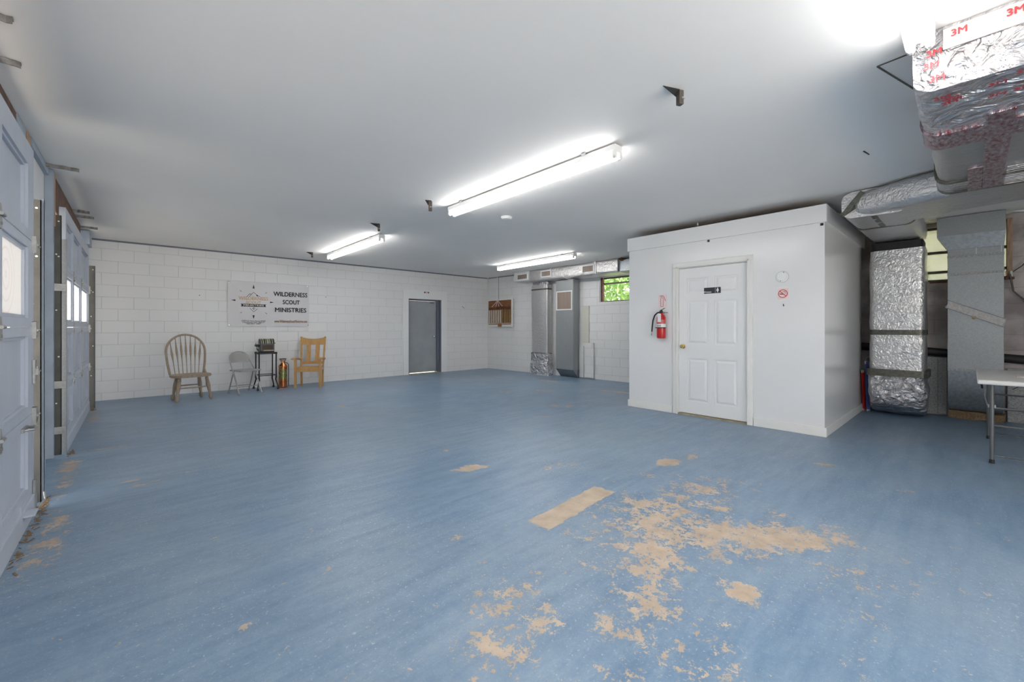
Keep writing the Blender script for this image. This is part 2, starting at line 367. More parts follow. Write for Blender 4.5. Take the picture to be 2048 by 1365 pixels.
def text(txt, size, m, name, parent, mtx, width=None, bold=0, depth=.0006, spacing=1):
    c = bpy.data.curves.new(name, 'FONT'); c.body = txt; c.size = size; c.align_x = 'CENTER'; c.align_y = 'CENTER'
    c.extrude = depth; c.space_character = spacing; c.resolution_u = 3
    t = bpy.data.objects.new(name, c); link(t); bpy.context.view_layer.update()
    me = bpy.data.meshes.new_from_object(t.evaluated_get(bpy.context.evaluated_depsgraph_get()))
    bpy.data.objects.remove(t); me.name = name
    if bold:      # a heavier face: the same outline laid over itself with small shifts
        q = bmesh.new()
        for dx, dy, dz in ((0, 0, 0), (bold, 0, .00006), (-bold, 0, .00012), (0, bold, .00018), (0, -bold, .00024)):
            m0 = me.copy(); m0.transform(Matrix.Translation((dx, dy, dz))); q.from_mesh(m0); bpy.data.meshes.remove(m0)
        q.to_mesh(me); q.free()
    me.materials.clear(); me.materials.append(m)
    xs = [v.co.x for v in me.vertices]; sx = 1
    if width: sx = width/(max(xs)-min(xs))
    me.transform(mtx @ Matrix.Diagonal((sx, 1, 1, 1)))
    if parent is not None: me.transform(Matrix.Translation(-W_LOC.get(parent.name, parent.location)))
    o = link(bpy.data.objects.new(name, me)); o.parent = parent
    return o
def on_back(x, y, z): return Matrix.Translation((x, y, z)) @ Matrix.Rotation(PI/2, 4, 'X')               # reads from -y
def on_face_x(x, y, z): return Matrix.Translation((x, y, z)) @ Matrix.Rotation(-PI/2, 4, 'Z') @ Matrix.Rotation(PI/2, 4, 'X')   # reads from -x
def ring_pts(c, r, n=32, axis='X'):
    o = []
    for k in range(n+1):
        a = 2*PI*k/n; u, v = r*math.cos(a), r*math.sin(a)
        o.append((c[0], c[1]+u, c[2]+v) if axis == 'X' else (c[0]+u, c[1], c[2]+v))
    return o

# ================================================================== THE SETTING
b = B(); xs = [XW-.3+(9.4-XW+.3)*i/230 for i in range(231)]; ys = [YF+(YB+.2-YF)*j/320 for j in range(321)]
G = [[b.bm.verts.new((x, y, 0)) for y in ys] for x in xs]
for i in range(230):
    for j in range(320): b.bm.faces.new((G[i][j], G[i+1][j], G[i+1][j+1], G[i][j+1]))
b.box(XW-.3, 9.4, YF, YB+.2, -.1, -.004)
fo = struct('floor', b, M['floor'], 'worn blue painted concrete floor with bare tan patches')
fa = fo.data.attributes.new('wear', 'FLOAT', 'POINT')
for v in fo.data.vertices: fa.data[v.index].value = wear(v.co.x, v.co.y) if v.co.z > -.002 else 0
b = B().box(XW-.3, 9.4, YF, YB+.3, CEIL, CEIL+.1); struct('ceiling', b, M['ceil'], 'flat pale grey painted ceiling')
b = B().box(-40, 60, -40, 60, -.3, -.12); struct('ground', b, mat('outdoor_concrete', (.62, .57, .50), .8), 'pale ground outside')
# back wall with the doorway
DX0, DX1, DZ = 5.284, 6.275, 1.985
b = B()
for a, c, z0, z1 in cells(XW-.3, 8.6, 0, CEIL, [(DX0, DX1, 0, DZ)]): b.box(a, c, YB, YB+.2, z0, z1)
struct('wall_back', b, M['wallwhite_x'], 'white painted block wall at the far end')
b = B().box(XW, 7.93, YB-.012, YB, CEIL-.028, CEIL); struct('trim_1', b, M['framegrey'], 'dark line along top of back wall')
b = B()
for a, c, z0, z1 in cells(DX0-.155, DX1+.175, 0, 2.215, [(DX0, DX1, 0, DZ)]): b.box(a, c, YB-.012, YB, z0, z1)
struct('trim_2', b, M['white'], 'white board surround of the grey door')
# right wall: local frame, u runs towards -y
ROT = math.atan(.055); LEN = (YB-YF)*math.hypot(1, .055)
def right_wall(name, ya, yb, m, holes, label):
    """wall from ya (far) to yb (near); local y = minus distance from ya"""
    k = math.hypot(1, .055); b = B()
    hs = [((ya-h[1])*k, (ya-h[0])*k, h[2], h[3]) for h in holes]
    for u0, u1, z0, z1 in cells(0, (ya-yb)*k, 0, CEIL, hs): b.box(0, .2, -u1, -u0, z0, z1)
    o = struct(name, b, m, label); o.location = (EX(ya), ya, 0); o.rotation_euler = (0, 0, ROT); return o
W1 = (4.75, 5.93, 1.82, 2.40); W2 = (-.33, .80, 1.88, 2.66)
right_wall('wall_right', YB, 2.4, M['wallwhite_y'], [W1], 'white painted block wall on the right behind the restroom')
right_wall('wall_right_rear', 2.4, YF, M['wallraw'], [W2], 'bare grey block wall on the right behind the big ducts')
b = B(); b.bar((7.92, YB, CEIL-.012), (EX(5.2)-.006, 5.2, CEIL-.012), .012, .024); struct('trim_3', b, M['framegrey'], 'dark line along top of right wall')
b = B()
for a, c, z0, z1 in cells(XW-.3, 9.4, 0, CEIL, [(-.3, 3.6, 0, 2.5)]): b.box(a, c, YF-.2, YF, z0, z1)  # unseen opening added so daylight brightens the room and ceiling
struct('wall_front', b, M['white'], 'white wall behind the camera with an added wide opening that lets fill daylight in')
# left wall with two garage openings
GD1 = (1.35, 4.30); GD2 = (6.05, 8.95)
b = B()
for a, c, z0, z1 in cells(YF, YB, 0, CEIL, [(GD1[0]+.02, GD1[1]+.05, 0, 2.40), (GD2[0]-.12, GD2[1]-.1, 0, 2.40)]): b.box(XW-.2, XW, a, c, z0, z1)
struct('wall_left', b, M['white'], 'white left wall around the two garage doors')
b = B().box(XW, XW+.02, 1.2, 4.41, 2.36, 2.71).box(XW, XW+.05, 5.9, 8.6, 2.36, 2.70); struct('trim_4', b, M['brown'], 'exposed brown timber header above the garage doors')
b = B().box(XW, XW+.03, 4.9, 5.79, 2.655, 2.715); struct('trim_5', b, M['postgrey'], 'grey painted strip at top of left wall between the doors')
b = B().box(XW, XW+.12, 9.0, 9.45, 2.50, 2.70).box(XW, XW+.05, 9.5, YB, 2.60, 2.71); struct('trim_6', b, M['postgrey'], 'grey painted block at the far top corner of the left wall')

# windows in the right wall
def window(name, wdef, bars, label, jambm, glazm):
    y0, y1, z0, z1 = wdef; xm = EX((y0+y1)/2); e = sempty(name, (xm, (y0+y1)/2, z0), label); X0 = xm+.02
    b = B()
    for a, c, d, f in cells(y0-.0, y1+.0, z0, z1, [(y0+.035, y1-.035, z0+.035, z1-.03)]): b.box(X0+.05, X0+.10, a, c, d, f)
    for zb in bars: b.box(X0+.045, X0+.10, y0+.03, y1-.03, zb-.018, zb+.018)
    struct('window_frame', b, M['winframe'], parent=e)
    b = B().box(X0+.07, X0+.075, y0+.03, y1-.03, z0+.03, z1-.03); struct('window_pane', b, glazm, parent=e)
    b = B().box(X0-.03, X0+.05, y1-.02, y1+.015, z0, z1, .004); struct('window_jamb', b, M['white2'], parent=e)
    b = B().box(X0-.015, X0+.05, y1-.075, y1-.02, z0, z1).box(X0-.02, X0+.05, y0-.015, y0+.03, z0, z1); struct('window_jamb', b, jambm, parent=e)
    b = B().box(X0-.03, X0+.05, y0, y1, z0-.02, z0+.012); struct('window_sill', b, M['white2'] if name == 'window_1' else M['reddish'], parent=e)
window('window_1', W1, [2.26], 'small high window with green leaves behind it', M['reddish'], M['glass'])
window('window_2', W2, [2.30, 2.02], 'high window hidden behind the big ducts', M['rawwood'], glass('pale_pane', (.42, .43, .37), .12, .35))
def leaves(name, x0, x1, y0, y1, z0, z1, n, label):
    b = B()
    for i in range(n):
        c = Vector((random.uniform(x0, x1), random.uniform(y0, y1), random.uniform(z0, z1))); l = random.uniform(.05, .12)
        a = Vector([random.gauss(0, 1) for _ in range(3)]).normalized(); d = a.cross(Vector([random.gauss(0, 1) for _ in range(3)])).normalized()
        b.face((c-a*l, c+d*l*.35, c+a*l, c-d*l*.35))
    return tag(obj(name, b, M['leaf']), label, 'foliage', kind='stuff')
leaves('foliage', 10.2, 11.4, 5.3, 8.8, -.12, 3.7, 13000, 'dense bright green leaves outside the small high window')
leaves('foliage', 10.6, 11.6, .6, 2.2, -.12, 4.0, 2200, 'green leaves outside the window behind the big ducts')

# grey steel door, recessed
e = sempty('door_1', (DX0, YB, 0), 'flat grey steel door in the back wall'); S = DX1-DX0
b = B().box(DX0, DX1-.09, YB+.12, YB+.165, .025, DZ-.045, .003); struct('door_slab', b, M['doorgrey'], parent=e)
b = B().box(DX1-.09, DX1, YB+.06, YB+.2, 0, DZ).box(DX1-.035, DX1, YB-.01, YB+.06, 0, DZ).box(DX0, DX0+.018, YB-.008, YB+.19, 0, DZ).box(DX0, DX1, YB+.06, YB+.19, DZ-.04, DZ).box(DX0, DX1, YB-.008, YB+.06, DZ-.018, DZ)
struct('door_frame', b, M['framegrey'], parent=e)
b = B().lathe([(.03, 0), (.03, -.008), (.012, -.012), (.012, -.04), (.028, -.05), (.03, -.065), (.018, -.078)], (DX1-.17, YB+.12, .98), 16, 'Y'); struct('door_handle', b, M['chrome'], parent=e, smooth=True)
b = B().box(DX0+.7, DX0+.82, YB+.095, YB+.12, DZ-.10, DZ-.06); struct('door_closer', b, M['framegrey'], parent=e)
b = B().box(DX0, DX1, YB-.12, YB+.2, 0, .006); struct('door_threshold', b, M['thresh'], parent=e)

# restroom box
RX = 5.76; RY0, RY1 = 1.12, 3.62; RB = 8.06; RT = 2.615
OY0, OY1, OZ = 1.905, 2.835, 2.085
b = B()
for a, c, z0, z1 in cells(RY0, RY1, 0, RT, [(OY0, OY1, 0, OZ)]): b.box(RX, RX+.1, a, c, z0, z1)
struct('wall_restroom_front', b, M['gloss_white'], 'white panelled front wall of the restroom box')
b = B().box(RX+.1, RB, RY0, RY0+.09, 0, RT).box(RX+.1, RB, RY1-.09, RY1, 0, RT).box(RB-.08, RB, RY0+.09, RY1-.09, 0, RT)
struct('wall_restroom_side', b, M['gloss_white'], 'white panelled side wall of the restroom box')
b = B().box(RX+.1, RB, RY0+.09, RY1-.09, RT-.08, RT-.02); struct('wall_restroom_top', b, M['brown'], 'roof boards of the restroom box')
b = B().box(RX-.022, RX, RY0-.02, RY1+.02, 2.42, RT+.005, .002).box(RX, RB+.14, RY0-.022, RY0, 2.42, RT+.005, .002); struct('trim_7', b, M['gloss_white'], 'white fascia board around top of the restroom box')
b = B().box(RX-.02, RX, OY1+.075, RY1+.015, 0, .105, .004).box(RX-.02, RX, RY0-.02, OY0-.06, 0, .105, .004).box(RX, RB-.02, RY0-.02, RY0, 0, .105, .004); struct('baseboard_restroom', b, M['white2'], 'white baseboard of the restroom box')
b = B()
for a, c, d, f, t in ((OY1-.01, OY1+.065, 0, OZ+.065, .02), (OY0-.055, OY0+.01, 0, OZ+.065, .022), (OY0-.053, OY1+.063, OZ-.01, OZ+.063, .0235)):
    b.box(RX-t, RX, a, c, d, f, .006)
for a, c, d, f in ((OY1-.01, OY1+.012, 0, OZ+.015), (OY0-.012, OY0+.01, 0, OZ+.015), (OY0-.01, OY1+.01, OZ-.01, OZ+.012)): b.box(RX-.030, RX-.016, a, c, d, f, .003)
struct('trim_8', b, M['white2'], 'white moulded casing around the restroom door')
b = B().box(RX, RX+.1, OY1-.018, OY1, 0, OZ).box(RX, RX+.1, OY0, OY0+.018, 0, OZ).box(RX, RX+.1, OY0+.018, OY1-.018, OZ-.018, OZ).box(RX+.03, RX+.042, OY1-.034, OY1-.018, 0, OZ); struct('trim_9', b, M['white2'], 'white door jamb of the restroom')
e = sempty('door_2', (RX, OY1, 0), 'white six panel restroom door')
d0, d1 = OY0+.02, OY1-.02; dz0, dz1 = .03, OZ-.022; FX = RX+.012
b = B(); wd = d1-d0; H = dz1-dz0
cols = [(d1-.45*wd, d1-.13*wd), (d1-.87*wd, d1-.55*wd)]; rows = [(.20, .80), (1.0, 1.60), (1.70, 1.92)]
holes = [(a, c, z, y) for a, c in cols for z, y in rows]
for a, c, z0, z1 in cells(d0, d1, dz0, dz1, holes): b.box(FX, FX+.035, a, c, z0, z1)
for a, c, z0, z1 in holes:
    b.box(FX+.010, FX+.033, a, c, z0, z1)
    # sloped raised field
    A = [(FX+.010, a+.018, z0+.018), (FX+.010, c-.018, z0+.018), (FX+.010, c-.018, z1-.018), (FX+.010, a+.018, z1-.018)]
    C = [(FX+.002, a+.045, z0+.045), (FX+.002, c-.045, z0+.045), (FX+.002, c-.045, z1-.045), (FX+.002, a+.045, z1-.045)]
    b.loft([A, C])
struct('door_slab', b, M['white'], parent=e)
kz, ky = .965, d1-.06
b = B().lathe([(.032, 0), (.032, -.006), (.013, -.010), (.012, -.035), (.024, -.042), (.028, -.055), (.022, -.066), (.008, -.069)], (FX, ky, kz), 20, 'X'); struct('door_knob', b, M['brass'], parent=e, smooth=True)
b = B().box(RX-.015, RX+.1, OY0, OY1, 0, .022); struct('trim_10', b, M['thresh'], 'tan threshold strip below the restroom door')

# ------------------------------------------------------------------ garage doors
def garage(name, y0, y1, stiles, label, ymin):
    e = sempty(name, (-.52, (y0+y1)/2, 0), label); X = -.5; T = .045
    zs = [.01, .667, 1.235, 1.803, 2.42]
    edges = [y0]+stiles+[y1]
    for k in range(4):
        z0, z1 = zs[k]+.002, zs[k+1]-.002; rail = .055 if k != 0 else .10
        op = []
        for i in range(len(edges)-1):
            a = edges[i]+(.10 if i == 0 else .065); c = edges[i+1]-(.20 if i == len(edges)-2 and name == 'door_3' else .10 if i == len(edges)-2 else .065)
            zt = z1-(.14 if k == 3 else .055)
            op.append((a, c, z0+(rail if k else .19), zt))
        b = B()
        for a, c, p, q in cells(y0, y1, z0, z1, op): b.box(X-T, X, a, c, p, q)
        if k != 2:
            for a, c, p, q in op:
                b.box(X-T+.006, X-.03, a, c, p, q)
                # moulding frame
                for aa, cc, pp, qq in cells(a, c, p, q, [(a+.018, c-.018, p+.018, q-.018)]): b.box(X-.031, X-.014, aa, cc, pp, qq)
        else:
            for a, c, p, q in op:
                for aa, cc, pp, qq in cells(a, c, p, q, [(a+.025, c-.025, p+.022, q-.022)]): b.box(X-.034, X-.012, aa, cc, pp, qq, .003)
        sec = struct('door_section', b, M['bluegrey'], parent=e)
        if k == 2:
            for a, c, p, q in op:
                struct('glass_pane', B().box(X-.03, X-.026, a+.02, c-.02, p+.018, q-.018), M['ringglass'] if a > 3 and name == 'door_3' else M['frost'], parent=sec)
    # bottom weather strip board
    struct('bottom_rail', B().box(X-.01, X+.012, y0, y1, .0, .13, .003), M['bluegrey'], parent=e)
    # hinges on the stiles, at every joint
    for z in zs[1:4]:
        for yc in stiles:
            b = B().prism([(yc-.03, z-.07), (yc+.03, z-.07), (yc+.034, z), (yc+.012, z+.055), (yc-.012, z+.055)], 'X', X, X+.006)
            b.tube([(X+.012, yc-.035, z), (X+.012, yc+.035, z)], .009, 8); b.lathe([(.007, 0), (.007, .006)], (X+.006, yc, z-.045), 8, 'X')
            struct('hinge', b, M['steel'], parent=e)
        yc = y1-.02
        b = B().prism([(yc-.055, z+.035), (yc-.055, z-.075), (yc+.01, z-.055), (yc+.02, z-.02), (yc-.02, z+.04)], 'X', X, X+.02)
        b.tube([(X+.02, yc-.03, z-.02), (X+.02, yc+.06, z-.02)], .008, 8); b.lathe([(.022, 0), (.022, .012)], (X+.0, yc+.05, z-.02), 12, 'X')
        struct('hinge', b, M['steel'], parent=e)
    return e
def ring_glass():
    m, nt, p = new_mat('frosted_ring_glass'); L = nt.links; nt.nodes.remove(p)
    tc = N(nt, 'ShaderNodeTexCoord'); sp = N(nt, 'ShaderNodeSeparateXYZ'); L.new(tc.outputs['Object'], sp.inputs[0])
    cb = N(nt, 'ShaderNodeCombineXYZ')
    for i, (o_, c_) in enumerate((('Y', .80), ('Z', 1.53))):
        q = N(nt, 'ShaderNodeMath', operation='SUBTRACT'); q.inputs[1].default_value = c_; L.new(sp.outputs[o_], q.inputs[0]); L.new(q.outputs[0], cb.inputs[i])
    ln = N(nt, 'ShaderNodeVectorMath', operation='LENGTH'); L.new(cb.outputs[0], ln.inputs[0])
    k = N(nt, 'ShaderNodeMath', operation='MULTIPLY'); k.inputs[1].default_value = 95; L.new(ln.outputs['Value'], k.inputs[0])
    sn = N(nt, 'ShaderNodeMath', operation='SINE'); L.new(k.outputs[0], sn.inputs[0])
    r = N(nt, 'ShaderNodeValToRGB'); r.color_ramp.elements[0].position = .7; r.color_ramp.elements[1].position = 1; L.new(sn.outputs[0], r.inputs[0])
    lt = N(nt, 'ShaderNodeMath', operation='LESS_THAN'); lt.inputs[1].default_value = .235; L.new(ln.outputs['Value'], lt.inputs[0])
    mu = N(nt, 'ShaderNodeMath', operation='MULTIPLY'); L.new(r.outputs[0], mu.inputs[0]); L.new(lt.outputs[0], mu.inputs[1])
    mx = N(nt, 'ShaderNodeMix', data_type='RGBA'); L.new(mu.outputs[0], mx.inputs[0]); mx.inputs[6].default_value = (.425, .43, .44, 1); mx.inputs[7].default_value = (.40, .385, .39, 1)
    t = N(nt, 'ShaderNodeBsdfTranslucent'); L.new(mx.outputs[2], t.inputs[0]); L.new(t.outputs[0], nt.nodes['Material Output'].inputs[0]); return m
M['ringglass'] = ring_glass()
g1 = garage('door_3', GD1[0], 4.24, [2.33, 3.27], 'near blue grey sectional garage door with frosted panes at the left edge', 1)
g2 = garage('door_4', 6.01, 8.84, [6.74, 7.66], 'far blue grey sectional garage door with three bright panes', 1)
# latch and pull handle on the near door
b = B().box(-.5, -.485, 4.17, 4.235, .86, 1.02, .003).tube([(-.475, 4.20, .94), (-.475, 4.25, .94)], .008, 8).box(-.5, -.47, 4.18, 4.225, .915, .965, .003); struct('latch', b, M['steel'], parent=g1)
b = B().box(-.5, -.488, 3.80, 3.96, .60, .625, .002).tube([(-.495, 3.82, .612), (-.455, 3.85, .612), (-.455, 3.93, .612), (-.495, 3.96, .612)], .008, 8); struct('handle', b, M['steel'], parent=g1)
b = B().box(-.5, -.44, 3.78, 3.90, .10, .112, .002).box(-.5, -.494, 3.78, 3.90, .10, .17); struct('step_plate', b, M['bluegrey'], parent=g1)
b = B().box(-.5, -.485, 4.18, 4.235, .02, .22, .003).tube([(-.48, 4.2, .03), (-.45, 4.26, .06), (-.46, 4.3, .10)], .006, 8); struct('cable_bracket', b, M['steel'], parent=g1)
# door tracks (stand on the floor)
def track(y, x0, x1, ztop, label, rusty=0):
    e = thing('door_track', label, 'door track', (x0, y, 0), group='vertical tracks of the garage doors')
    b = B().box(x0, x1, y, y+.004, 0, ztop).box(x1-.004, x1, y-.0, y+.03, 0, ztop)
    obj('rail', b, M['track'], e)
    for i, zz in enumerate((ztop-.06, ztop-.38, ztop-.40, 1.4, .95, .5)): obj('bolt', B().lathe([(.007, 0), (.007, -.0015)], (x0+(x1-x0)*(.35 if i % 2 else .65), y, zz), 10, 'Y'), M['white2'], e)
    return e
track(4.42, -.548, -.487, 2.135, 'dull metal upright track beside the near garage door')
obj('angle', B().box(-.4875, -.474, 4.45, 4.456, 0, 2.15).box(-.4765, -.474, 4.45, 4.49, 0, 2.15), M['postgrey'], bpy.data.objects['door_track'])
t2 = track(5.93, -.573, -.522, 2.32, 'dark metal upright track on the left of the far garage door')
obj('angle', B().box(-.536, -.492, 5.99, 5.995, 0, 2.10).box(-.494, -.490, 5.96, 6.01, 0, 2.10), M['galv'], t2)
for z in (1.62, .68, .24): obj('strap', B().box(-.575, -.488, 5.90, 5.905, z-.035, z+.035, .002).box(-.53, -.498, 5.893, 5.90, z+.008, z+.014).box(-.53, -.498, 5.893, 5.90, z-.016, z-.010), M['steel'], t2)
track(8.98, -.505, -.440, 2.17, 'dark metal upright track at the far end of the far garage door')
b = B().box(XW, -.562, 5.79, 5.86, 0, 2.715, .004); tag(obj('post', b, M['postgrey']), 'tall grey painted post between the two garage doors', 'post')
b = B().box(XW, -.595, 4.42, 4.72, 2.35, 2.715, .003); tag(obj('post_stub', b, M['postgrey']), 'short grey stub of post above the near garage door', 'post')
b = B().box(XW, -.59, 4.725, 4.88, 2.30, 2.70); tag(obj('wood_batten', b, M['rawwood']), 'raw wood batten next to the grey stub above the near garage door', 'batten')
b = B().box(XW, -.556, 5.865, 5.89, 2.2, 2.70); tag(obj('wood_batten', b, M['rawwood']), 'raw wood sliver behind the tall grey post', 'batten')
# torn metal flanges against the ceiling edge
for i, (y, l, wd, lb) in enumerate(((3.10, .19, .05, 'torn metal flange on the ceiling at the top left corner of the view'), (3.60, .15, .07, 'torn metal flange on the ceiling just above the near garage door'),
                                  (5.62, .24, .03, 'torn metal flange on the ceiling beside the tall grey post'), (7.60, .2, .04, 'torn metal flange above the far garage door, nearest of three'),
                                  (7.98, .22, .14, 'broad torn metal plate above the far garage door, middle of three'), (8.74, .22, .035, 'torn metal flange nearest to the far corner'))):
    pts = []; n = 9
    for k in range(n+1): pts.append((XW+l*k/n+.0, y+random.uniform(-.008, .008)-wd*.5*(1-.3*k/n)))
    for k in range(n, -1, -1): pts.append((XW+l*k/n, y+random.uniform(-.008, .008)+wd*.5*(1-.8*k/n)))
    b = B().prism(pts, 'Z', CEIL-.012, CEIL-.002).prism([(p[0], p[1]) for p in pts[:n+1]]+[(p[0], p[1]+.006) for p in pts[:n+1]][::-1], 'Z', CEIL-.035, CEIL-.012)
    tag(obj('ceiling_flange', b, M['flange']), lb, 'metal flange', 'torn flanges along the left edge of the ceiling')
# leaf litter at the door feet
b = B()
for i in range(130):
    yy = random.choice((random.gauss(4.3, .10), random.gauss(5.9, .06), random.uniform(3.2, 4.3), random.gauss(8.9, .08))); xx = -.475+abs(random.gauss(0, .018))
    if yy > 4.5: xx = -.47+abs(random.gauss(0, .015))
    s_ = random.uniform(.004, .013); a = random.uniform(0, PI)
    b.obox((xx, yy, .004), (math.cos(a), math.sin(a), .15), (-math.sin(a), math.cos(a), 0), (0, 0, 1), s_*1.6, s_*.4, .0015)
tag(obj('leaf_litter', b, M['debris']), 'dry brown leaf litter along the foot of the garage doors', 'debris', kind='stuff')

# ================================================================== CEILING THINGS
def fixture(cx, cy, ang, label, L_=2.40):
    e = thing('fluorescent_light', label, 'ceiling light', (cx, cy, CEIL), ang, group='twin tube strip lights on the ceiling')
    h = L_/2; z = -.012
    b = B().box(-.052, .052, -h, h, z-.045, z, .003).prism([(-.052, z-.045), (.052, z-.045), (.02, z-.062), (-.02, z-.062)], 'Y', -h, h); obj('housing', b, M['white'], e, local=True)
    for s in (-1, 1):
        b = B().tube([(s*.034, -h+.03, z-.083), (s*.034, h-.03, z-.083)], .019, 14); obj('tube', b, M['tube'], e, local=True, smooth=True)
        for q in (-1, 1):
            b = B().prism([(s*.034-.015, z-.045), (s*.034+.015, z-.045), (s*.034+.017, z-.095), (s*.034+.006, z-.108), (s*.034-.006, z-.108), (s*.034-.017, z-.095)], 'Y', q*(h-.002), q*(h-.028)); obj('socket', b, M['white2'], e, local=True)
    for q in (-.75, .75): obj('clip', B().box(-.075, .0, q*h-.012, q*h+.012, z, -.001).box(-.078, -.07, q*h-.02, q*h+.02, z-.01, 0), M['galv'], e, local=True)
    return e
fixture(2.90, 3.12, 0, 'lit twin tube strip light in the middle of the ceiling')
fixture(2.92, 7.50, 0, 'lit twin tube strip light near the back wall')
fixture(6.50, 6.49, math.radians(-1), 'lit strip light beside the horizontal silver duct')
fixture(1.69, .175, PI/2, 'lit strip light cut off by the top edge, next to the big foil duct')
fixture(1.6, -2.2, PI/2, 'added strip light behind the camera, unseen fill for the room')  # extra lamp out of view, added only to brighten the room
def bracket(x, y, s, label, wx=1):
    e = thing('ceiling_bracket', label, 'bracket', (x, y, CEIL), group='dark brackets hanging from the ceiling')
    b = B().prism([(-.16*s*wx, 0), (.045*s, 0), (.045*s, -.17*s), (0, -.17*s), (-.0, -.085*s)], 'Y', -.004, .0)
    # triangular gusset lies in x-z, flange faces the camera side
    obj('gusset', b, M['black'], e, local=True)
    b = B().box(-.0, .05*s, -.05*s, -.004, -.17*s, -.02); obj('flange', b, M['winframe'], e, local=True)
    b = B().box(.01, .03, -.07*s, -.05*s, -.125*s, -.11*s); obj('bolt', b, M['steel'], e, local=True)
    return e
for (x, y, s, lb) in ((2.50, 1.24, .62, 'dark angle bracket on the ceiling, the largest and nearest'), (2.55, 4.27, .75, 'small dark bracket on the ceiling beside far end of the middle strip light'),
                      (2.585, 5.72, .66, 'small dark bracket on the ceiling in front of the second strip light'), (2.60, 8.78, .62, 'tiny dark bracket on the ceiling close to the back wall')):
    e = bracket(x, y, s, lb, 1 if s < .7 else .35); e.rotation_euler.z = math.radians(-42+18)
e = thing('smoke_detector', 'round white disc on the ceiling beyond the middle strip light', 'smoke detector', (3.711, 4.208, CEIL))
obj('base', B().lathe([(.075, 0), (.078, -.012), (.07, -.022)], (0, 0, 0), 28), M['white'], e, local=True, smooth=True)
obj('cover', B().lathe([(.066, -.022), (.062, -.032), (.04, -.038), (.01, -.040)], (0, 0, 0), 28), M['white'], e, local=True, smooth=True)
b = B().tube([(5.95, 2.63, CEIL), (5.95, 2.63, CEIL-.11)], .008, 8); e = thing('hanging_wire', 'short white wire hanging from the ceiling over the restroom', 'wire', (5.95, 2.63, CEIL)); obj('wire', B().tube([(0, 0, 0), (.003, 0, -.05), (-.002, 0, -.10)], .003, 6), M['cable'], e, local=True); obj('sleeve', B().tube([(0, 0, -.0), (0, 0, -.035)], .009, 8), M['white'], e, local=True)
tag(obj('wire_scrap', B().tube([(6.05, 2.50, CEIL-.03), (6.1, 2.40, CEIL-.015), (6.16, 2.42, CEIL-.04), (6.12, 2.34, CEIL-.05), (6.2, 2.26, CEIL-.06)], .004, 6), M['cable']), 'loose tangled wire on the ceiling over the restroom', 'wire')
tag(obj('wood_block', B().box(6.02, 6.11, 1.20, 1.27, RT-.02, RT+.045, .002), mat('yellow_wood', (.5, .36, .16), .7)), 'small yellow wood block on top corner of the restroom', 'wood block')
tag(obj('pipe', B().tube([(6.15, 1.30, RT+.03), (6.55, 1.16, RT+.055), (7.2, 1.02, RT+.06)], .013, 8), M['white']), 'thin white pipe on top of the restroom beside the duct elbow', 'pipe')
tag(obj('ceiling_hook', B().tube([(4.55, .62, CEIL), (4.56, .60, CEIL-.02), (4.60, .59, CEIL-.025)], .005, 6), M['black']), 'tiny dark hook on the ceiling near the big foil duct', 'hook')
b = B(); b.bar((3.13, .365, CEIL-.002), (3.10, .10, CEIL-.002), .008, .005).bar((3.13, .365, CEIL-.002), (3.72, .215, CEIL-.002), .008, .005); tag(obj('ceiling_seam', b, M['tape']), 'dark bent metal edge on the ceiling beside the end of the near strip light', 'metal edge')

# ================================================================== DUCTS, RIGHT
def rrect(cu, cv, hu, hv, r, n=5, noise=0):
    pts = []
    for sx, sy, a0 in ((1, 1, 0), (-1, 1, 90), (-1, -1, 180), (1, -1, 270)):
        for k in range(n+1):
            a = math.radians(a0+90*k/n); pts.append((cu+sx*(hu-r)+r*math.cos(a)+random.uniform(-noise, noise), cv+sy*(hv-r)+r*math.sin(a)+random.uniform(-noise, noise)))
    return pts
def duct_x(b, x0, x1, yc, zc, hy, hz, r, steps=2, noise=0, taper=None):
    R = []
    for i in range(steps+1):
        t = i/steps; x = x0+(x1-x0)*t; g = 1
        if taper: g = taper(t)
        R.append([(x, u, v) for u, v in rrect(yc, zc, hy*g, hz*g, r, noise=noise)])
    b.loft(R); return b
def duct_path(b, path, hu, hz, r, noise=0):
    """horizontal duct through (x,y,z, half-width scale); section is perpendicular to the path in plan"""
    R = []; P = [Vector(p[:3]) for p in path]
    for i, p in enumerate(P):
        d = (P[min(i+1, len(P)-1)]-P[max(i-1, 0)]); d.z = 0; d.normalize(); s = Vector((d.y, -d.x, 0)); k = path[i][3] if len(path[i]) > 3 else 1
        R.append([tuple(p+s*u+Vector((0, 0, v))) for u, v in rrect(0, 0, hu*k, hz, r, noise=noise)])
    b.loft(R); return b
def subdiv_noise(b, cuts, amp, sc=6.0, seed=0):
    from mathutils import noise as nz
    bmesh.ops.recalc_face_normals(b.bm, faces=b.bm.faces)
    bmesh.ops.triangulate(b.bm, faces=[f for f in b.bm.faces if len(f.verts) > 4])
    bmesh.ops.subdivide_edges(b.bm, edges=[e for e in b.bm.edges if e.calc_length() > .05], cuts=cuts, use_grid_fill=True)
    b.bm.normal_update()
    for v in b.bm.verts:
        v.co += v.normal*nz.noise(v.co*sc+Vector((seed, 0, 0)))*amp
    return b
ZT0, ZT1 = 2.42, 2.715; ZM = (ZT0+ZT1)/2; HZ = (ZT1-ZT0)/2
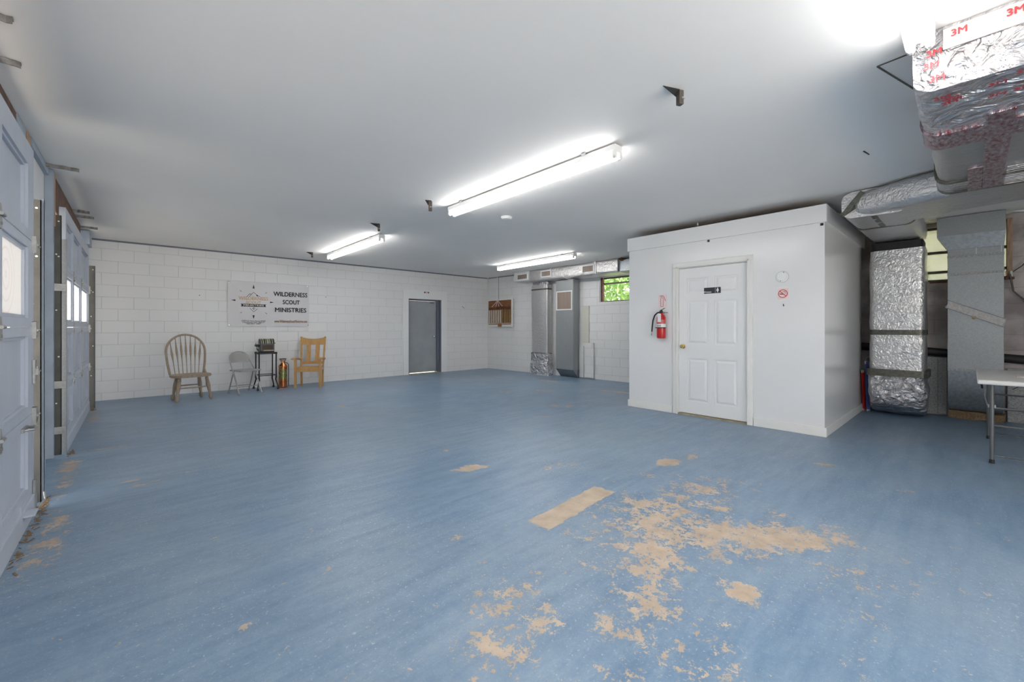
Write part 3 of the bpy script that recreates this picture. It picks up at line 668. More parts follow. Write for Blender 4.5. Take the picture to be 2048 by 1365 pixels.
# trunk duct (runs away from the camera along x, close under the ceiling)
trunk = thing('foil_trunk_duct', 'big crinkled foil duct under the ceiling at the top right, taped with red printed tape', 'duct', (4.5, -.6, ZT0))
b = B(); duct_x(b, 2.96, 3.75, -.65, ZM, .86, HZ, .07, 8, .004); subdiv_noise(b, 1, .012, 7); obj('wrapped_end', b, M['foil2'], trunk, smooth=True)
b = B(); duct_x(b, 3.74, 4.95, -.65, ZM, .85, HZ-.004, .08, 8, .002); subdiv_noise(b, 1, .006, 5); obj('duct_body', b, M['foil3'], trunk, smooth=True)
b = B(); duct_x(b, 4.94, 5.37, -.65, ZM, .86, HZ-.002, .08, 6, .003); subdiv_noise(b, 1, .010, 8); obj('wrapped_joint', b, M['foil2'], trunk, smooth=True)
def band_x(x0, x1, y0, y1, m, name='tape_band', par=None, z=ZT0, amp=.0):
    b = B().box(x0, x1, y0, y1, z-.007, z+.02, .003); return obj(name, b, m, par)
M['printtape'] = mat('printed_foil_tape', (.56, .53, .56), .26, .85, col2=(.22, .05, .08), vscale=20, bump=.9, bscale=16, bdist=.03, stretch=(1, 2.4, 1))
b = B(); duct_x(b, 4.93, 4.99, -.65, ZM, .868, HZ+.006, .085, 1); obj('tape_band', b, M['tape'], trunk, smooth=True)
b = B(); duct_x(b, 5.31, 5.37, -.65, ZM, .868, HZ+.006, .085, 1); obj('tape_band', b, M['tape'], trunk, smooth=True)
b = B(); duct_x(b, 3.66, 3.98, -.65, ZM, .872, HZ+.008, .08, 4, .004); subdiv_noise(b, 1, .006, 12); obj('printed_tape', b, M['printtape'], trunk, smooth=True)
b = B().box(3.5, 5.34, -.16, -.05, ZT0-.010, ZT0+.01, .004); subdiv_noise(b, 2, .004, 20); obj('printed_tape', b, M['printtape'], trunk)
b = B().box(4.6, 5.34, -.05, .03, ZT0-.010, ZT0+.01, .004); subdiv_noise(b, 2, .004, 20); obj('printed_tape', b, M['printtape'], trunk)
b = B()
for i in range(11): b.box(4.75+i*.055, 4.7515+i*.055, -1.45, -.17, ZT0-.008, ZT0-.004)
obj('seam_lines', b, M['foil'], trunk)
# lettering on the tape
pt = obj('tape_label', B().box(2.950, 2.958, -.22, .10, 2.60, 2.70, .002), mat('pale_tape', (.66, .60, .60), .4, .3), trunk)
for k, (yy, zz) in enumerate(((.045, 2.665), (-.13, 2.665), (.13, 2.60), (.14, 2.54), (.12, 2.47))):
    text('3M', .045, M['redink'], 'lettering', trunk, on_face_x(2.948, yy, zz), bold=.0012)
for k in range(16):
    xx = 2.99+random.uniform(.02, .62); yy = random.uniform(-.55, .12)
    text('3M', .05, M['darkred'], 'lettering', trunk, Matrix.Translation((xx, yy, ZT0-.013)) @ Matrix.Rotation(-PI/2+random.uniform(-.15, .15), 4, 'Z') @ Matrix.Rotation(PI, 4, 'X'), bold=.0012)
# branch duct towards the vertical drop
branch = thing('foil_branch_duct', 'long foil wrapped duct along the ceiling ending in an elbow over the restroom corner', 'duct', (6.1, .6, ZT0))
b = B(); duct_path(b, [(5.80, -1.5, ZM), (5.80, -.5, ZM), (5.86, .0, ZM), (5.95, .25, ZM), (6.12, .56, ZM), (6.20, .74, ZM, .98)], .42, HZ-.01, .09, .002); subdiv_noise(b, 2, .008, 6, 3); obj('duct_body', b, M['foil'], branch, smooth=True)
b = B(); duct_x(b, 5.80, 8.12, .70, ZM-.004, .275, HZ-.006, .09, 10, .003); subdiv_noise(b, 1, .010, 6, 9); obj('elbow', b, M['foil'], branch, smooth=True)
def strap_on(path, wd, m, par, name='tape_band'):
    b = B()
    for a, c in zip(path, path[1:]): b.bar(a, c, wd, .008, up=(1, 0, .3))
    return obj(name, b, m, par)
# tape straps round the elbow
b = B(); R = []
for i in range(2):
    y = .685+i*.05; dx = (y-.56)*.35
    R.append([(6.14+dx+u, y, v) for u, v in rrect(0, ZM, .43, HZ-.002, .09)])
b.loft(R); obj('tape_band', b, M['tape'], branch, smooth=True)
strap_on([(5.775, .79, ZT1-.03), (5.765, .88, ZM), (5.79, .95, ZT0+.06)], .05, M['tape'], branch)
b = B().bar((5.80, .975, ZT0+.05), (5.80, .72, ZT1-.07), .008, .05, up=(0, 1, 1)); obj('tape_band', b, M['tape'], branch)
b = B(); duct_x(b, 6.55, 6.60, .70, ZM-.004, .279, HZ-.002, .09, 1); obj('tape_band', b, M['tape'], branch, smooth=True)
# vertical silver duct
VX0 = 7.70; vy0, vy1 = .425, .985; vyc = (vy0+vy1)/2
vert = thing('foil_vertical_duct', 'tall foil wrapped duct standing on the floor beside the restroom', 'duct', (8.0, vyc, 0))
def vduct(z0, z1, hx, hy, r, m, name, amp, steps=8, sc=6, prof=None, smooth=True, sd=0, cutsn=1):
    b = B(); R = []
    xb = 8.24
    for i in range(steps+1):
        t = i/steps; z = z0+(z1-z0)*t; g = prof(t) if prof else (0, 0)
        xf = VX0+g[0]; cx = (xf+xb)/2
        R.append([(u, v, z) for u, v in rrect(cx, vyc, (xb-xf)/2, hy+g[1], r)])
    b.loft(R); subdiv_noise(b, cutsn, amp, sc, sd); return obj(name, b, m, vert, smooth=smooth)
vduct(.58, 2.30, 0, .280, .06, M['foil'], 'duct_body', .012, 14, 5)
vduct(.03, .62, 0, .298, .09, M['foil2'], 'crumpled_base', .028, 8, 7, lambda t: (.22*(1-min(1, t/.35))**1.8-.03*math.sin(PI*t), -.05*(1-min(1, t/.3))**2), sd=4, cutsn=2)
vduct(2.27, 2.41, 0, .262, .06, M['blackrub'], 'collar', .004, 2, 5, lambda t: (.03, 0))
vduct(1.13, 1.20, 0, .287, .062, M['tape'], 'tape_band', .004, 2, 9, lambda t: (-.008, 0))
vduct(.565, .655, 0, .315, .07, M['tape'], 'tape_band', .010, 2, 12, lambda t: (-.028, 0))
# grey galvanised vertical duct
gd = thing('galvanised_duct', 'grey galvanised flat duct on the bare block wall with a crossing tape strip', 'duct', (8.2, -.02, 0))
GX = 8.10; gy0, gy1 = -.262, .230; xb = EX(0)-.15
b = B().box(GX, xb, gy0, gy1, .68, 2.27, .003)
obj('duct_body', b, M['galv'], gd)
b = B(); prof = []
for k in range(9):
    a = k/8; prof.append((GX+.005+.16*(1-math.cos(a*PI/2)), .68-.56*math.sin(a*PI/2)))
b.prism(prof+[(xb, .12), (xb, .68)], 'Y', gy0+.004, gy1-.004); obj('curved_foot', b, M['galvd'], gd, smooth=True)
b = B().box(GX-.02, xb, gy0-.015, gy1+.10, 2.455, 2.71, .003); obj('head_box', b, M['galv'], gd)
b = B().loft([[(GX, gy0, 2.27), (xb, gy0, 2.27), (xb, gy1, 2.27), (GX, gy1, 2.27)], [(GX-.02, gy0-.015, 2.456), (xb, gy0-.015, 2.456), (xb, gy1+.10, 2.456), (GX-.02, gy1+.10, 2.456)]]); obj('flared_neck', b, M['galvd'], gd)
for z in (2.17, 1.94, .67):
    b = B().box(GX-.006, GX, gy0-.004, gy1+.004, z-.014, z+.014, .002); subdiv_noise(b, 2, .002, 30); obj('seam_strip', b, M['speckle'], gd)
for z in (2.06, 1.80, .95, .75): obj('seam', B().box(GX-.003, GX, gy0, gy1, z-.0025, z+.0025), M['steel'], gd)
b = B().bar((GX-.004, gy1, 1.545), (GX-.004, gy0, 1.29), .004, .10, up=(0, 0, 1)); obj('tape_strip', b, mat('grey_tape', (.50, .49, .48), .5, .2, var=.25, vscale=40), gd)
b = B().bar((GX-.007, gy1, 1.60), (GX-.007, gy0, 1.345), .003, .005).bar((GX-.007, gy1, 1.49), (GX-.007, gy0, 1.235), .003, .005); obj('tape_edge', b, M['darkgrey'], gd)
b = B().lathe([(.001, 0), (.022, -.006), (.018, -.012), (.004, -.018)], (GX-.004, -.01, 1.36), 9, 'X'); obj('sealant_blob', b, mat('sealant', (.4, .35, .2), .6), gd)
for yy in (-.03, gy0+.02): obj('clip', B().box(GX-.004, GX, yy, yy+.004, 2.18, 2.27), M['white2'], gd)
# black drain pipe, board panels and lower wall bits
b = B().tube([(EX(1.3)-.07, 1.35, .955), (EX(.45)-.07, .45, .895), (EX(.3)-.07, .3, .88), (EX(-1.6)-.07, -1.6, .72)], .058, 14); tag(obj('drain_pipe', b, M['blackrub'], smooth=True), 'thick black pipe running along the bare block wall behind the ducts', 'pipe')
e = thing('speckled_board', 'pale speckled board against the wall between the two upright ducts', 'board', (EX(.3)-.015, .33, 0)); obj('board', B().box(EX(.33)-.03, EX(.33)-.006, .245, .62, .02, .815, .003), M['speckle'], e); obj('seam', B().box(EX(.33)-.034, EX(.33)-.03, .333, .336, .02, .80), M['darkgrey'], e)
tag(obj('speckled_board', B().box(EX(-.3)-.05, EX(-.3)-.02, -.9, -.30, .0, .70, .003), M['speckle']), 'dark speckled board against the wall behind the folding table', 'board')
tag(obj('insulation_debris', subdiv_noise(B().box(8.28, 8.44, -.27, .22, .0, .10), 5, .03, 14), M['debris']), 'brown crumbling insulation under the galvanised duct', 'insulation', kind='stuff')
tag(obj('wall_cable', B().tube([(EX(1.05)-.02, 1.02, 2.35), (EX(1)-.02, 1.00, 2.0), (EX(1)-.03, 1.03, 1.7), (EX(1)-.02, 1.0, 1.3), (EX(1)-.02, 1.035, 1.05), (EX(1)-.03, 1.03, .80)], .006, 6), M['cable']), 'thin white cable hanging down the wall beside the restroom', 'cable')
e = thing('outlet_plug', 'small white plug and coiled lead low on the wall beside the restroom', 'plug', (8.36, 1.03, .74)); obj('plug', B().box(8.30, 8.37, .99, 1.04, .70, .80, .006), M['white'], e); obj('lead', B().tube(ring_pts((8.34, 1.06, .73), .05, 14), .007, 6), M['cable'], e)
b = B().tube([(EX(-.36)-.10, -.345, 1.95), (EX(-.4)-.09, -.42, 2.02), (EX(-.6)-.05, -.60, 2.30)], .006, 6).tube([(EX(-.3)-.09, -.32, 1.93), (EX(-.36)-.08, -.35, 1.70), (EX(-.5)-.05, -.47, 1.55), (EX(-.8)-.05, -.70, 1.30)], .009, 6); tag(obj('dark_cable', b, M['winframe']), 'dark cable looping from the window corner at the right edge', 'cable')
e = thing('junction_box', 'small rusty box with tangled wires at the window sill corner', 'junction box', (EX(-.3)-.04, -.32, 1.88)); obj('box', B().box(EX(-.3)-.07, EX(-.3)-.01, -.36, -.28, 1.86, 1.89, .003), M['reddish'], e); obj('wires', B().tube([(EX(-.3)-.04+.03*math.sin(k*1.7), -.31+.03*math.cos(k*2.1), 1.90+.012*k*.6) for k in range(10)], .005, 6), M['rawwood'], e); obj('fitting', B().box(EX(-.3)-.05, EX(-.3)-.025, -.345, -.32, 1.89, 1.97, .003), M['white2'], e)
b = B().prism([(-.33, 2.70), (-.9, 2.70), (-.9, 2.60), (-.46, 2.66)], 'X', 8.20, 8.24); tag(obj('white_panel', b, M['white']), 'pale panel under the ceiling at the right edge', 'panel')
# spirit levels in the corner
def level(x, y, h, lean, m, label, wd=.028):
    e = thing('spirit_level', label, 'spirit level', (x, y, 0), 0, 'spirit levels leaning in the corner'); 
    top = (x-.02+lean, y-.005, h)
    a = Vector((x, y, .004)); t = Vector((x+lean*.8, y+.02+lean*.1, h)); d = (t-a).normalized(); view = Vector((-.75, -.66, 0)).normalized(); s = d.cross(view).normalized(); n_ = s.cross(d)
    b = B().obox((a+t)/2, d, s, n_, (t-a).length/2, wd/2, .011, .002); obj('body', b, m, e)
    b = B()
    for k in (.12, .5, .88): b.obox(a+(t-a)*k+n_*(-.011), d, s, n_, .03, wd*.28, .003)
    obj('vial', b, M['chrome'], e)
    b = B().obox(a+(t-a)*.975-n_*.001, d, s, n_, .02, wd/2+.001, .012, .002).obox(a+(t-a)*.025-n_*.001, d, s, n_, .015, wd/2+.001, .012, .002); obj('end_cap', b, M['cable'], e)
    return e
level(8.02, 1.082, .60, -.10, M['red'], 'red spirit level leaning in the corner beside the restroom', .03)
level(7.98, 1.030, .74, -.10, M['blue'], 'blue spirit level leaning in the corner next to the red one', .036)

# folding table at right edge
ft = thing('folding_table', 'white plastic folding table with grey metal legs cut off by the right edge', 'table', (6.4, -.4, 0))
TZ = .76
obj('tabletop', B().box(5.68, 7.12, -.80, -.025, TZ-.042, TZ, .012, 3), M['plastic'], ft, smooth=True)
for x in (5.80, 7.00):
    for y in (-.115, -.70):
        sx = -.02 if x < 6 else .02
        obj('leg', B().tube([(x+sx, y, .02), (x, y, TZ-.04)], [.014, .017], 10), M['tableleg'] if x > 6 else mat('leg_mid_grey', (.12, .125, .13), .35, .2), ft, smooth=True)
        obj('foot', B().lathe([(.018, 0), (.018, .03), (.014, .035)], (x+sx, y, 0), 10), M['blackrub'], ft)
    obj('crossbar', B().tube([(x, -.70, .50), (x, -.115, .50)], .009, 8).tube([(x, -.70, .34), (x, -.115, .34)], .008, 8).tube([(x+sx, -.70, .07), (x+sx, -.115, .07)], .007, 8), M['tableleg'], ft)
obj('brace', B().bar((5.80, -.13, .52), (6.25, -.13, TZ-.05), .012, .018), M['tableleg'], ft)
obj('latch', B().box(5.79, 5.82, -.14, -.09, .50, .53, .003).tube([(5.8, -.09, .52), (5.86, -.075, .60), (5.9, -.08, .66)], .006, 6), M['steel'], ft)
obj('hook', B().tube([(5.95, -.06, TZ-.045), (5.95, -.055, TZ-.07), (5.93, -.058, TZ-.10)], .007, 6), M['blackrub'], ft)
b = B()
st = [(5.76, -.235, TZ-.075), (5.75, -.27, TZ-.046), (5.75, -.32, TZ-.05), (5.755, -.36, TZ-.09), (5.76, -.42, TZ-.14), (5.76, -.5, TZ-.15)]
for a, c in zip(st, st[1:]): b.bar(a, c, .035, .004, up=(0, .5, 1))
tag(obj('strap', b, M['blackrub']), 'black strap hanging under the folding table', 'strap')
b = B(); bmesh.ops.create_icosphere(b.bm, subdivisions=3, radius=.05)
for v in b.bm.verts:
    k = random.uniform(.55, 1.25); v.co = Vector((v.co.x*k*1.3, v.co.y*k*1.6, max(-.03, v.co.z*k*.9)))
b.xf(Matrix.Translation((6.55, -.46, TZ+.030))); tag(obj('crumpled_paper', b, M['paper']), 'crumpled white paper lying on the folding table', 'paper')
tag(obj('paper_sheet', B().box(6.2, 6.45, -.55, -.28, TZ, TZ+.003).box(6.22, 6.40, -.6, -.30, TZ+.003, TZ+.006), M['paper']), 'flat thin white sheet on the folding table', 'paper')

# ================================================================== DUCTS, FAR RIGHT WALL
hd = thing('horizontal_duct', 'foil wrapped horizontal duct with three grilles high on the far right wall', 'duct', (7.8, 6.7, 2.42))
HX = 7.66
b = B().box(HX+.02, EX(8.1)-.005, 7.77, 8.40, 2.475, 2.715, .003); obj('painted_end', b, M['greyduct_white'], hd)
b = B(); R = []
for i in range(15):
    y = 7.78-(7.78-5.10)*i/14; xw = EX(y)-.01
    R.append([(u, y, v) for u, v in rrect((HX+xw)/2, 2.563, (xw-HX)/2, .150, .05, noise=.003)])
b.loft(R); subdiv_noise(b, 1, .008, 8); obj('wrapped_run', b, M['foil'], hd, smooth=True)
b = B().box(HX+.05, EX(5)-.02, 4.5, 5.12, 2.435, 2.68, .003); obj('bare_box', b, M['galvd'], hd)
b = B(); bmesh.ops.create_icosphere(b.bm, subdivisions=3, radius=.16)
for v in b.bm.verts:
    k = random.uniform(.7, 1.2); v.co = Vector((v.co.x*k, v.co.y*k*.35, v.co.z*k*.25))
b.xf(Matrix.Translation((HX+.12, 5.02, 2.685))); obj('torn_insulation', b, M['debris'], hd)
def grille(y0, y1, z0, z1, x, m, par):
    f = B()
    for a, c, p, q in cells(y0, y1, z0, z1, [(y0+.028, y1-.028, z0+.028, z1-.028)]): f.box(x-.012, x, a, c, p, q, .002)
    g = obj('grille', f, M['white'], par); b = B(); n = 16
    for k in range(n): yy = y0+.03+(y1-y0-.06)*(k+.5)/n; b.box(x-.007, x-.001, yy-.003, yy+.003, z0+.028, z1-.028)
    obj('louvers', b, m, g); obj('backing', B().box(x-.002, x+.001, y0+.02, y1-.02, z0+.02, z1-.02), mat('grille_shade', (.32, .25, .21), .8), g)
grille(7.86, 8.28, 2.495, 2.665, HX+.02, M['louver'], hd)
grille(7.0, 7.36, 2.49, 2.665, HX-.01, M['louver'], hd)
grille(5.70, 6.05, 2.47, 2.655, HX-.01, M['louver'], hd)
obj('tape_band', B().box(HX-.014, HX+.02, 5.655, 5.69, 2.44, 2.69), M['white2'], hd)
tag(obj('hanging_cable', B().tube([(HX-.02, 5.95, 2.50), (HX-.025, 6.12, 2.44), (HX-.025, 6.4, 2.415), (HX-.02, 6.6, 2.44), (HX-.02, 6.68, 2.48)], .007, 6).tube([(HX-.02, 6.62, 2.45), (HX, 6.5, 2.39), (HX+.02, 6.3, 2.36)], .006, 6), M['cable']), 'white cable drooping below the horizontal duct', 'cable')
for yy, zt in ((7.02, 0), (5.68, 0)): tag(obj('hanger_strap', B().box(HX-.015, HX-.012, yy-.008, yy+.008, 2.66, CEIL), M['white2']), 'thin white hanger strap %s of the horizontal duct' % ('near the middle grille' if yy > 6 else 'by the nearest grille'), 'hanger', 'hanger straps of the horizontal duct')
# silver drop
sd_ = thing('foil_drop_duct', 'foil wrapped upright duct below the horizontal duct on the far right wall', 'duct', (7.95, 7.55, 0))
def drop(z0, z1, x0, y0, y1, m, name, amp, sc, steps, r=.02, fl=0, sd=0):
    b = B(); R = []
    for i in range(steps+1):
        t = i/steps; z = z0+(z1-z0)*t; g = fl*(1-t)
        R.append([(u, v, z) for u, v in rrect((x0-g+7.98)/2, (y0+y1)/2, (7.98-x0+g)/2, (y1-y0)/2+g, r)])
    b.loft(R); subdiv_noise(b, 1, amp, sc, sd); return obj(name, b, m, sd_, smooth=True)
drop(.55, 2.33, 7.80, 7.28, 7.845, M['foil'], 'duct_body', .010, 6, 10)
drop(.0, .56, 7.79, 7.26, 7.86, M['foil2'], 'crumpled_base', .034, 8, 8, fl=.03, sd=5)
drop(2.20, 2.235, 7.793, 7.272, 7.852, M['tape'], 'tape_band', .001, 8, 1)
drop(2.30, 2.405, 7.82, 7.30, 7.83, M['foil2'], 'collar', .01, 12, 2)
drop(.545, .575, 7.793, 7.272, 7.852, M['tape'], 'tape_band', .001, 8, 1)
gr = thing('return_duct', 'bare grey upright duct with a large tan grille on the far right wall', 'duct', (7.98, 6.75, 0))
GX2 = 7.85
b = B().box(GX2, 8.07, 6.47, 7.03, .20, 2.40, .003); obj('duct_body', b, M['galv'], gr)
b = B().prism([(GX2, .20), (8.085, .20), (8.085, 0), (8.04, 0)], 'Y', 6.47, 7.03); obj('sloped_foot', b, M['galvd'], gr)
obj('seam', B().box(GX2-.003, GX2, 6.47, 7.03, .80, .804), M['galv'], gr)
obj('seam', B().bar((GX2-.002, 6.80, 1.60), (GX2-.002, 6.5, .86), .003, .003), M['steel'], gr)
obj('seam', B().box(GX2-.004, GX2, 6.47, 7.03, 2.18, 2.184), M['galv'], gr)
grille(6.50, 7.01, 1.655, 2.13, GX2, M['louver'], gr)
tag(obj('conduit', B().tube([(8.14, 6.42, .9), (8.14, 6.42, 2.36)], .012, 8), M['white2']), 'thin white conduit beside the return duct', 'conduit')
tag(obj('stub_board', B().box(8.06, 8.10, 6.33, 6.455, .02, .78, .003), M['greyduct_white']), 'narrow grey board at the foot of the return duct', 'board')
tag(obj('drop_cloth_strip', B().box(EX(6.3)-.02, EX(6.3)-.004, 6.20, 6.40, .86, 1.75, .004), mat('yellowed_paint', (.66, .65, .57), .6)), 'yellowed strip on the wall beside the return duct', 'wall strip')
tag(obj('pipe_box', B().box(EX(6.3)-.045, EX(6.3)-.004, 6.05, 6.32, .02, .86, .003), M['wallwhite_y']), 'boxed white panel low on the far right wall', 'panel')

# utility panel in the corner of the right wall
up = thing('utility_panel', 'open brown recess with a row of cream and ochre tubes in the far corner', 'utility panel', (EX(9.2)-.03, 9.28, 1.24))
UX = 7.931; y0, y1, z0, z1 = 8.76, 9.80, 1.245, 2.05
obj('backing', B().box(UX-.012, UX, y0, y1, z0+.06, z1-.02), mat('ribbed_brown', (.36, .14, .05), .6, col2=(.14, .055, .02), vscale=14, bump=.6, bscale=20, bdist=.01, stretch=(1, .3, 4)), up)
f = B()
for a, c, p, q in cells(y0-.05, y1+.03, z0, z1, [(y0, y1, z0+.07, z1-.03)]): f.box(UX-.03, UX, a, c, p, q, .003)
obj('frame', f, M['white2'], up)
for k in range(10):
    yy = y1-.08-(y1-y0-.14)*k/9
    obj('tube_module', B().box(UX-.05, UX-.012, yy-.021, yy+.021, 1.36, 1.74, .006), M['cream'] if k < 6 else M['ochre'], up)
b = B()
for k in range(14): yy = y1-.06-(y1-y0-.12)*k/13; b.tube([(UX-.03+0*c, yy+.03*math.cos(c*PI/5), 1.79+.03*math.sin(c*PI/5)) for c in range(11)], .006, 5)
obj('coils', b, mat('dark_coil', (.10, .035, .02), .6), up)
obj('bottom_bracket', B().box(UX-.045, UX-.012, 9.17, 9.33, 1.25, 1.36, .003), mat('rust_bracket', (.32, .13, .05), .6), up)
obj('bottom_rail', B().box(UX-.045, UX-.012, y0+.02, y1-.02, 1.335, 1.36, .003), M['cream'], up)
b = B()
for k, yy in enumerate((9.60, 9.42, 9.28, 9.12)): b.tube([(UX-.04, 9.33, 2.06), (UX-.045, 9.33+(yy-9.33)*.3, 1.96), (UX-.045, yy, 1.84)], .008, 6)
obj('lead', b, M['pink'], up)
tag(obj('conduit', B().tube([(UX-.03, 9.37, CEIL), (UX-.03, 9.37, 2.06)], .010, 8), M['white']), 'thin white conduit from the ceiling to the utility panel', 'conduit')
tag(obj('conduit', B().tube([(UX-.02, 9.32, CEIL), (UX-.022, 9.315, 2.06)], .006, 8), M['steel']), 'thin dark conduit from the ceiling to the utility panel', 'conduit')
tag(obj('conduit', B().tube([(7.90, 9.80, CEIL), (7.90, 9.80, 1.36)], .012, 8), M['white']), 'white conduit running down the far room corner', 'conduit')
tag(obj('wall_hook', B().bar((6.98, YB-.01, 1.83), (7.05, YB-.01, 1.78), .012, .012), M['steel']), 'small grey metal peg on the back wall between door and corner', 'hook')
for x, z, lb in ((.92, 1.84, 'tiny dark screw on the back wall left of the banner'), (3.22, 1.92, 'tiny dark screw on the back wall right of the banner')):
    tag(obj('wall_screw', B().lathe([(.008, 0), (.008, -.012)], (x, YB, z), 8, 'Y'), M['ink']), lb, 'screw', 'screws in the back wall')

# ================================================================== WALL SIGNS
# banner
BX0, BX1, BZ0, BZ1 = 1.363, 2.856, 1.255, 2.150; BY = YB-.018
bn = thing('banner', 'pale vinyl banner reading Wilderness Scout Ministries with a compass logo, above the chairs', 'banner', ((BX0+BX1)/2, BY, BZ0))
b = B(); nx, nz_ = 30, 18; G = [[b.bm.verts.new((BX0+(BX1-BX0)*i/nx, BY+.004*math.sin(i*.7+j*.4)*math.sin(PI*j/nz_), BZ0+(BZ1-BZ0)*j/nz_)) for j in range(nz_+1)] for i in range(nx+1)]
for i in range(nx):
    for j in range(nz_): b.bm.faces.new((G[i][j], G[i+1][j], G[i+1][j+1], G[i][j+1]))
ex = bmesh.ops.extrude_face_region(b.bm, geom=b.bm.faces[:]); bmesh.ops.translate(b.bm, vec=(0, .002, 0), verts=[v for v in ex['geom'] if isinstance(v, bmesh.types.BMVert)])
obj('banner_sheet', b, M['banner'], bn, smooth=True)
for x in (BX0+.025, BX1-.025):
    for z in (BZ0+.025, BZ1-.025): obj('grommet', B().lathe([(.013, 0), (.013, -.004), (.006, -.005)], (x, BY-.006, z), 12, 'Y'), M['chrome'], bn)
BW, BH = BX1-BX0, BZ1-BZ0; TY = BY-.007
def bt(txt, u, v, wd, h, m, bold=0, nm='lettering', y=TY): text(txt, h*BH*1.38, m, nm, bn, on_back(BX0+u*BW, y, BZ1-v*BH), width=wd*BW, bold=bold, depth=.001)
bt('WILDERNESS', .757, .245, .445, .105, M['ink'], .0035); bt('SCOUT', .762, .43, .225, .10, M['ink'], .0035); bt('MINISTRIES', .757, .617, .41, .105, M['ink'], .0035)
bt('www.WildernessScoutMinistries.com', .760, .883, .43, .066, M['brownink'], .0015)
bt('WILDERNESS', .295, .372, .35, .078, M['tan'], .0018); bt('SCOUT', .295, .462, .18, .066, M['tan'], .0018)
bt('4101 O New Road #204', .295, .880, .285, .026, M['ink'], .0002); bt('Charlotte NC 28217', .295, .913, .26, .026, M['ink'], .0002); bt('704 837 1887', .295, .945, .17, .026, M['ink'], .0002)
def BP(u, v): return (BX0+u*BW, BZ1-v*BH)
b = B().prism([BP(.143, .497), BP(.447, .497), BP(.432, .526), BP(.447, .555), BP(.143, .555), BP(.158, .526)], 'Y', TY, TY+.002)
obj('ribbon', b, M['ink'], bn); b = B()
for tri in ([(.283, .14), (.307, .14), (.295, .055)], [(.283, .75), (.307, .75), (.295, .835)], [(.085, .405), (.085, .44), (.037, .422)], [(.493, .425), (.493, .46), (.54, .443)]): b.prism([BP(*q) for q in tri], 'Y', TY, TY+.002)
for (u, v, du, dv) in ((.142, .205, .012, .014), (.440, .235, .012, -.016), (.144, .70, .012, -.014), (.440, .695, .013, .016)):
    b.prism([BP(u-du, v-dv), BP(u+du, v+dv-.008), BP(u+du, v+dv+.008)], 'Y', TY, TY+.002)
obj('compass_points', b, M['ink'], bn); b = B()
def seg(b, a, c, t=.004):
    A = BP(*a); C = BP(*c); b.bar((A[0], TY+.001, A[1]), (C[0], TY+.001, C[1]), .002, t, up=(0, -1, 0) if False else (0, 0, 1))
for chain in ([(.213, .335), (.25, .262), (.265, .28)], [(.245, .325), (.295, .225), (.335, .29), (.372, .325)], [(.32, .265), (.345, .31)], [(.25, .59), (.295, .675), (.34, .60)], [(.280, .60), (.295, .57), (.312, .60)], [(.285, .60), (.303, .62)], [(.295, .58), (.295, .635)]):
    for a, c in zip(chain, chain[1:]): seg(b, a, c, .006)
b.prism([BP(.328, .285), BP(.338, .30), BP(.345, .325), BP(.325, .30)], 'Y', TY, TY+.002)
obj('mountain_logo', b, M['ink'], bn)
b = B()
for a, c in (((.27, .325), (.29, .30)), ((.29, .30), (.30, .32)), ((.285, .152), (.305, .16))): seg(b, a, c, .005)
obj('logo_accent', b, M['tan'], bn)
bt('MINISTRIES', .295, .527, .24, .036, M['white'], .0003, y=TY-.0012)
# EXIT sign
ex_ = thing('exit_sign', 'tiny dark exit sign above the grey door', 'sign', (5.81, YB-.014, 2.167)); obj('plate', B().box(5.735, 5.885, YB-.017, YB-.012, 2.148, 2.186), M['ink'], ex_); obj('field', B().box(5.768, 5.852, YB-.019, YB-.017, 2.150, 2.184), M['white2'], ex_)
text('EXIT', .038, M['red'], 'lettering', ex_, on_back(5.81, YB-.0195, 2.167), bold=.001)
# women sign on the restroom door
ws = thing('restroom_sign', 'dark sign with a woman symbol on the restroom door', 'sign', (FX-.004, 2.355, 1.725)); SX = FX-.006
obj('plate', B().box(SX, FX+.001, 2.247, 2.465, 1.692, 1.772, .002), M['signnavy'], ws)
text('Women', .030, M['white'], 'lettering', ws, on_face_x(SX-.001, 2.415, 1.712), bold=.0005)
b = B().lathe([(.007, 0), (.007, -.001)], (SX, 2.285, 1.757), 12, 'X').prism([(2.285-.011, 1.748), (2.285+.011, 1.748), (2.285+.017, 1.722), (2.285-.017, 1.722)], 'X', SX-.001, SX).box(SX-.001, SX, 2.278, 2.284, 1.702, 1.722).box(SX-.001, SX, 2.286, 2.292, 1.702, 1.722); obj('figure_symbol', b, M['white'], ws)
obj('divider', B().box(SX-.001, SX, 2.315, 2.317, 1.694, 1.770), M['white'], ws)
# extinguisher sign
es = thing('extinguisher_sign', 'pale pink sign with red extinguisher outline above the wall extinguisher', 'sign', (RX-.002, 3.06, 1.62)); SX = RX-.003
obj('plate', B().box(SX, RX, 2.998, 3.128, 1.525, 1.715), M['pink'], es)
def line(b, pts, t, x):
    for a, c in zip(pts, pts[1:]): b.bar((x, a[0], a[1]), (x, c[0], c[1]), .0015, t, up=(0, 0, 1))
b = B(); line(b, [(3.09, 1.54), (3.09, 1.655), (3.078, 1.672), (3.062, 1.672), (3.05, 1.655), (3.05, 1.54), (3.09, 1.54)], .005, SX-.001); line(b, [(3.10, 1.695), (3.062, 1.698), (3.045, 1.69), (3.015, 1.62)], .007, SX-.001); line(b, [(3.10, 1.683), (3.06, 1.686)], .004, SX-.001); obj('symbol', b, M['darkred'], es)
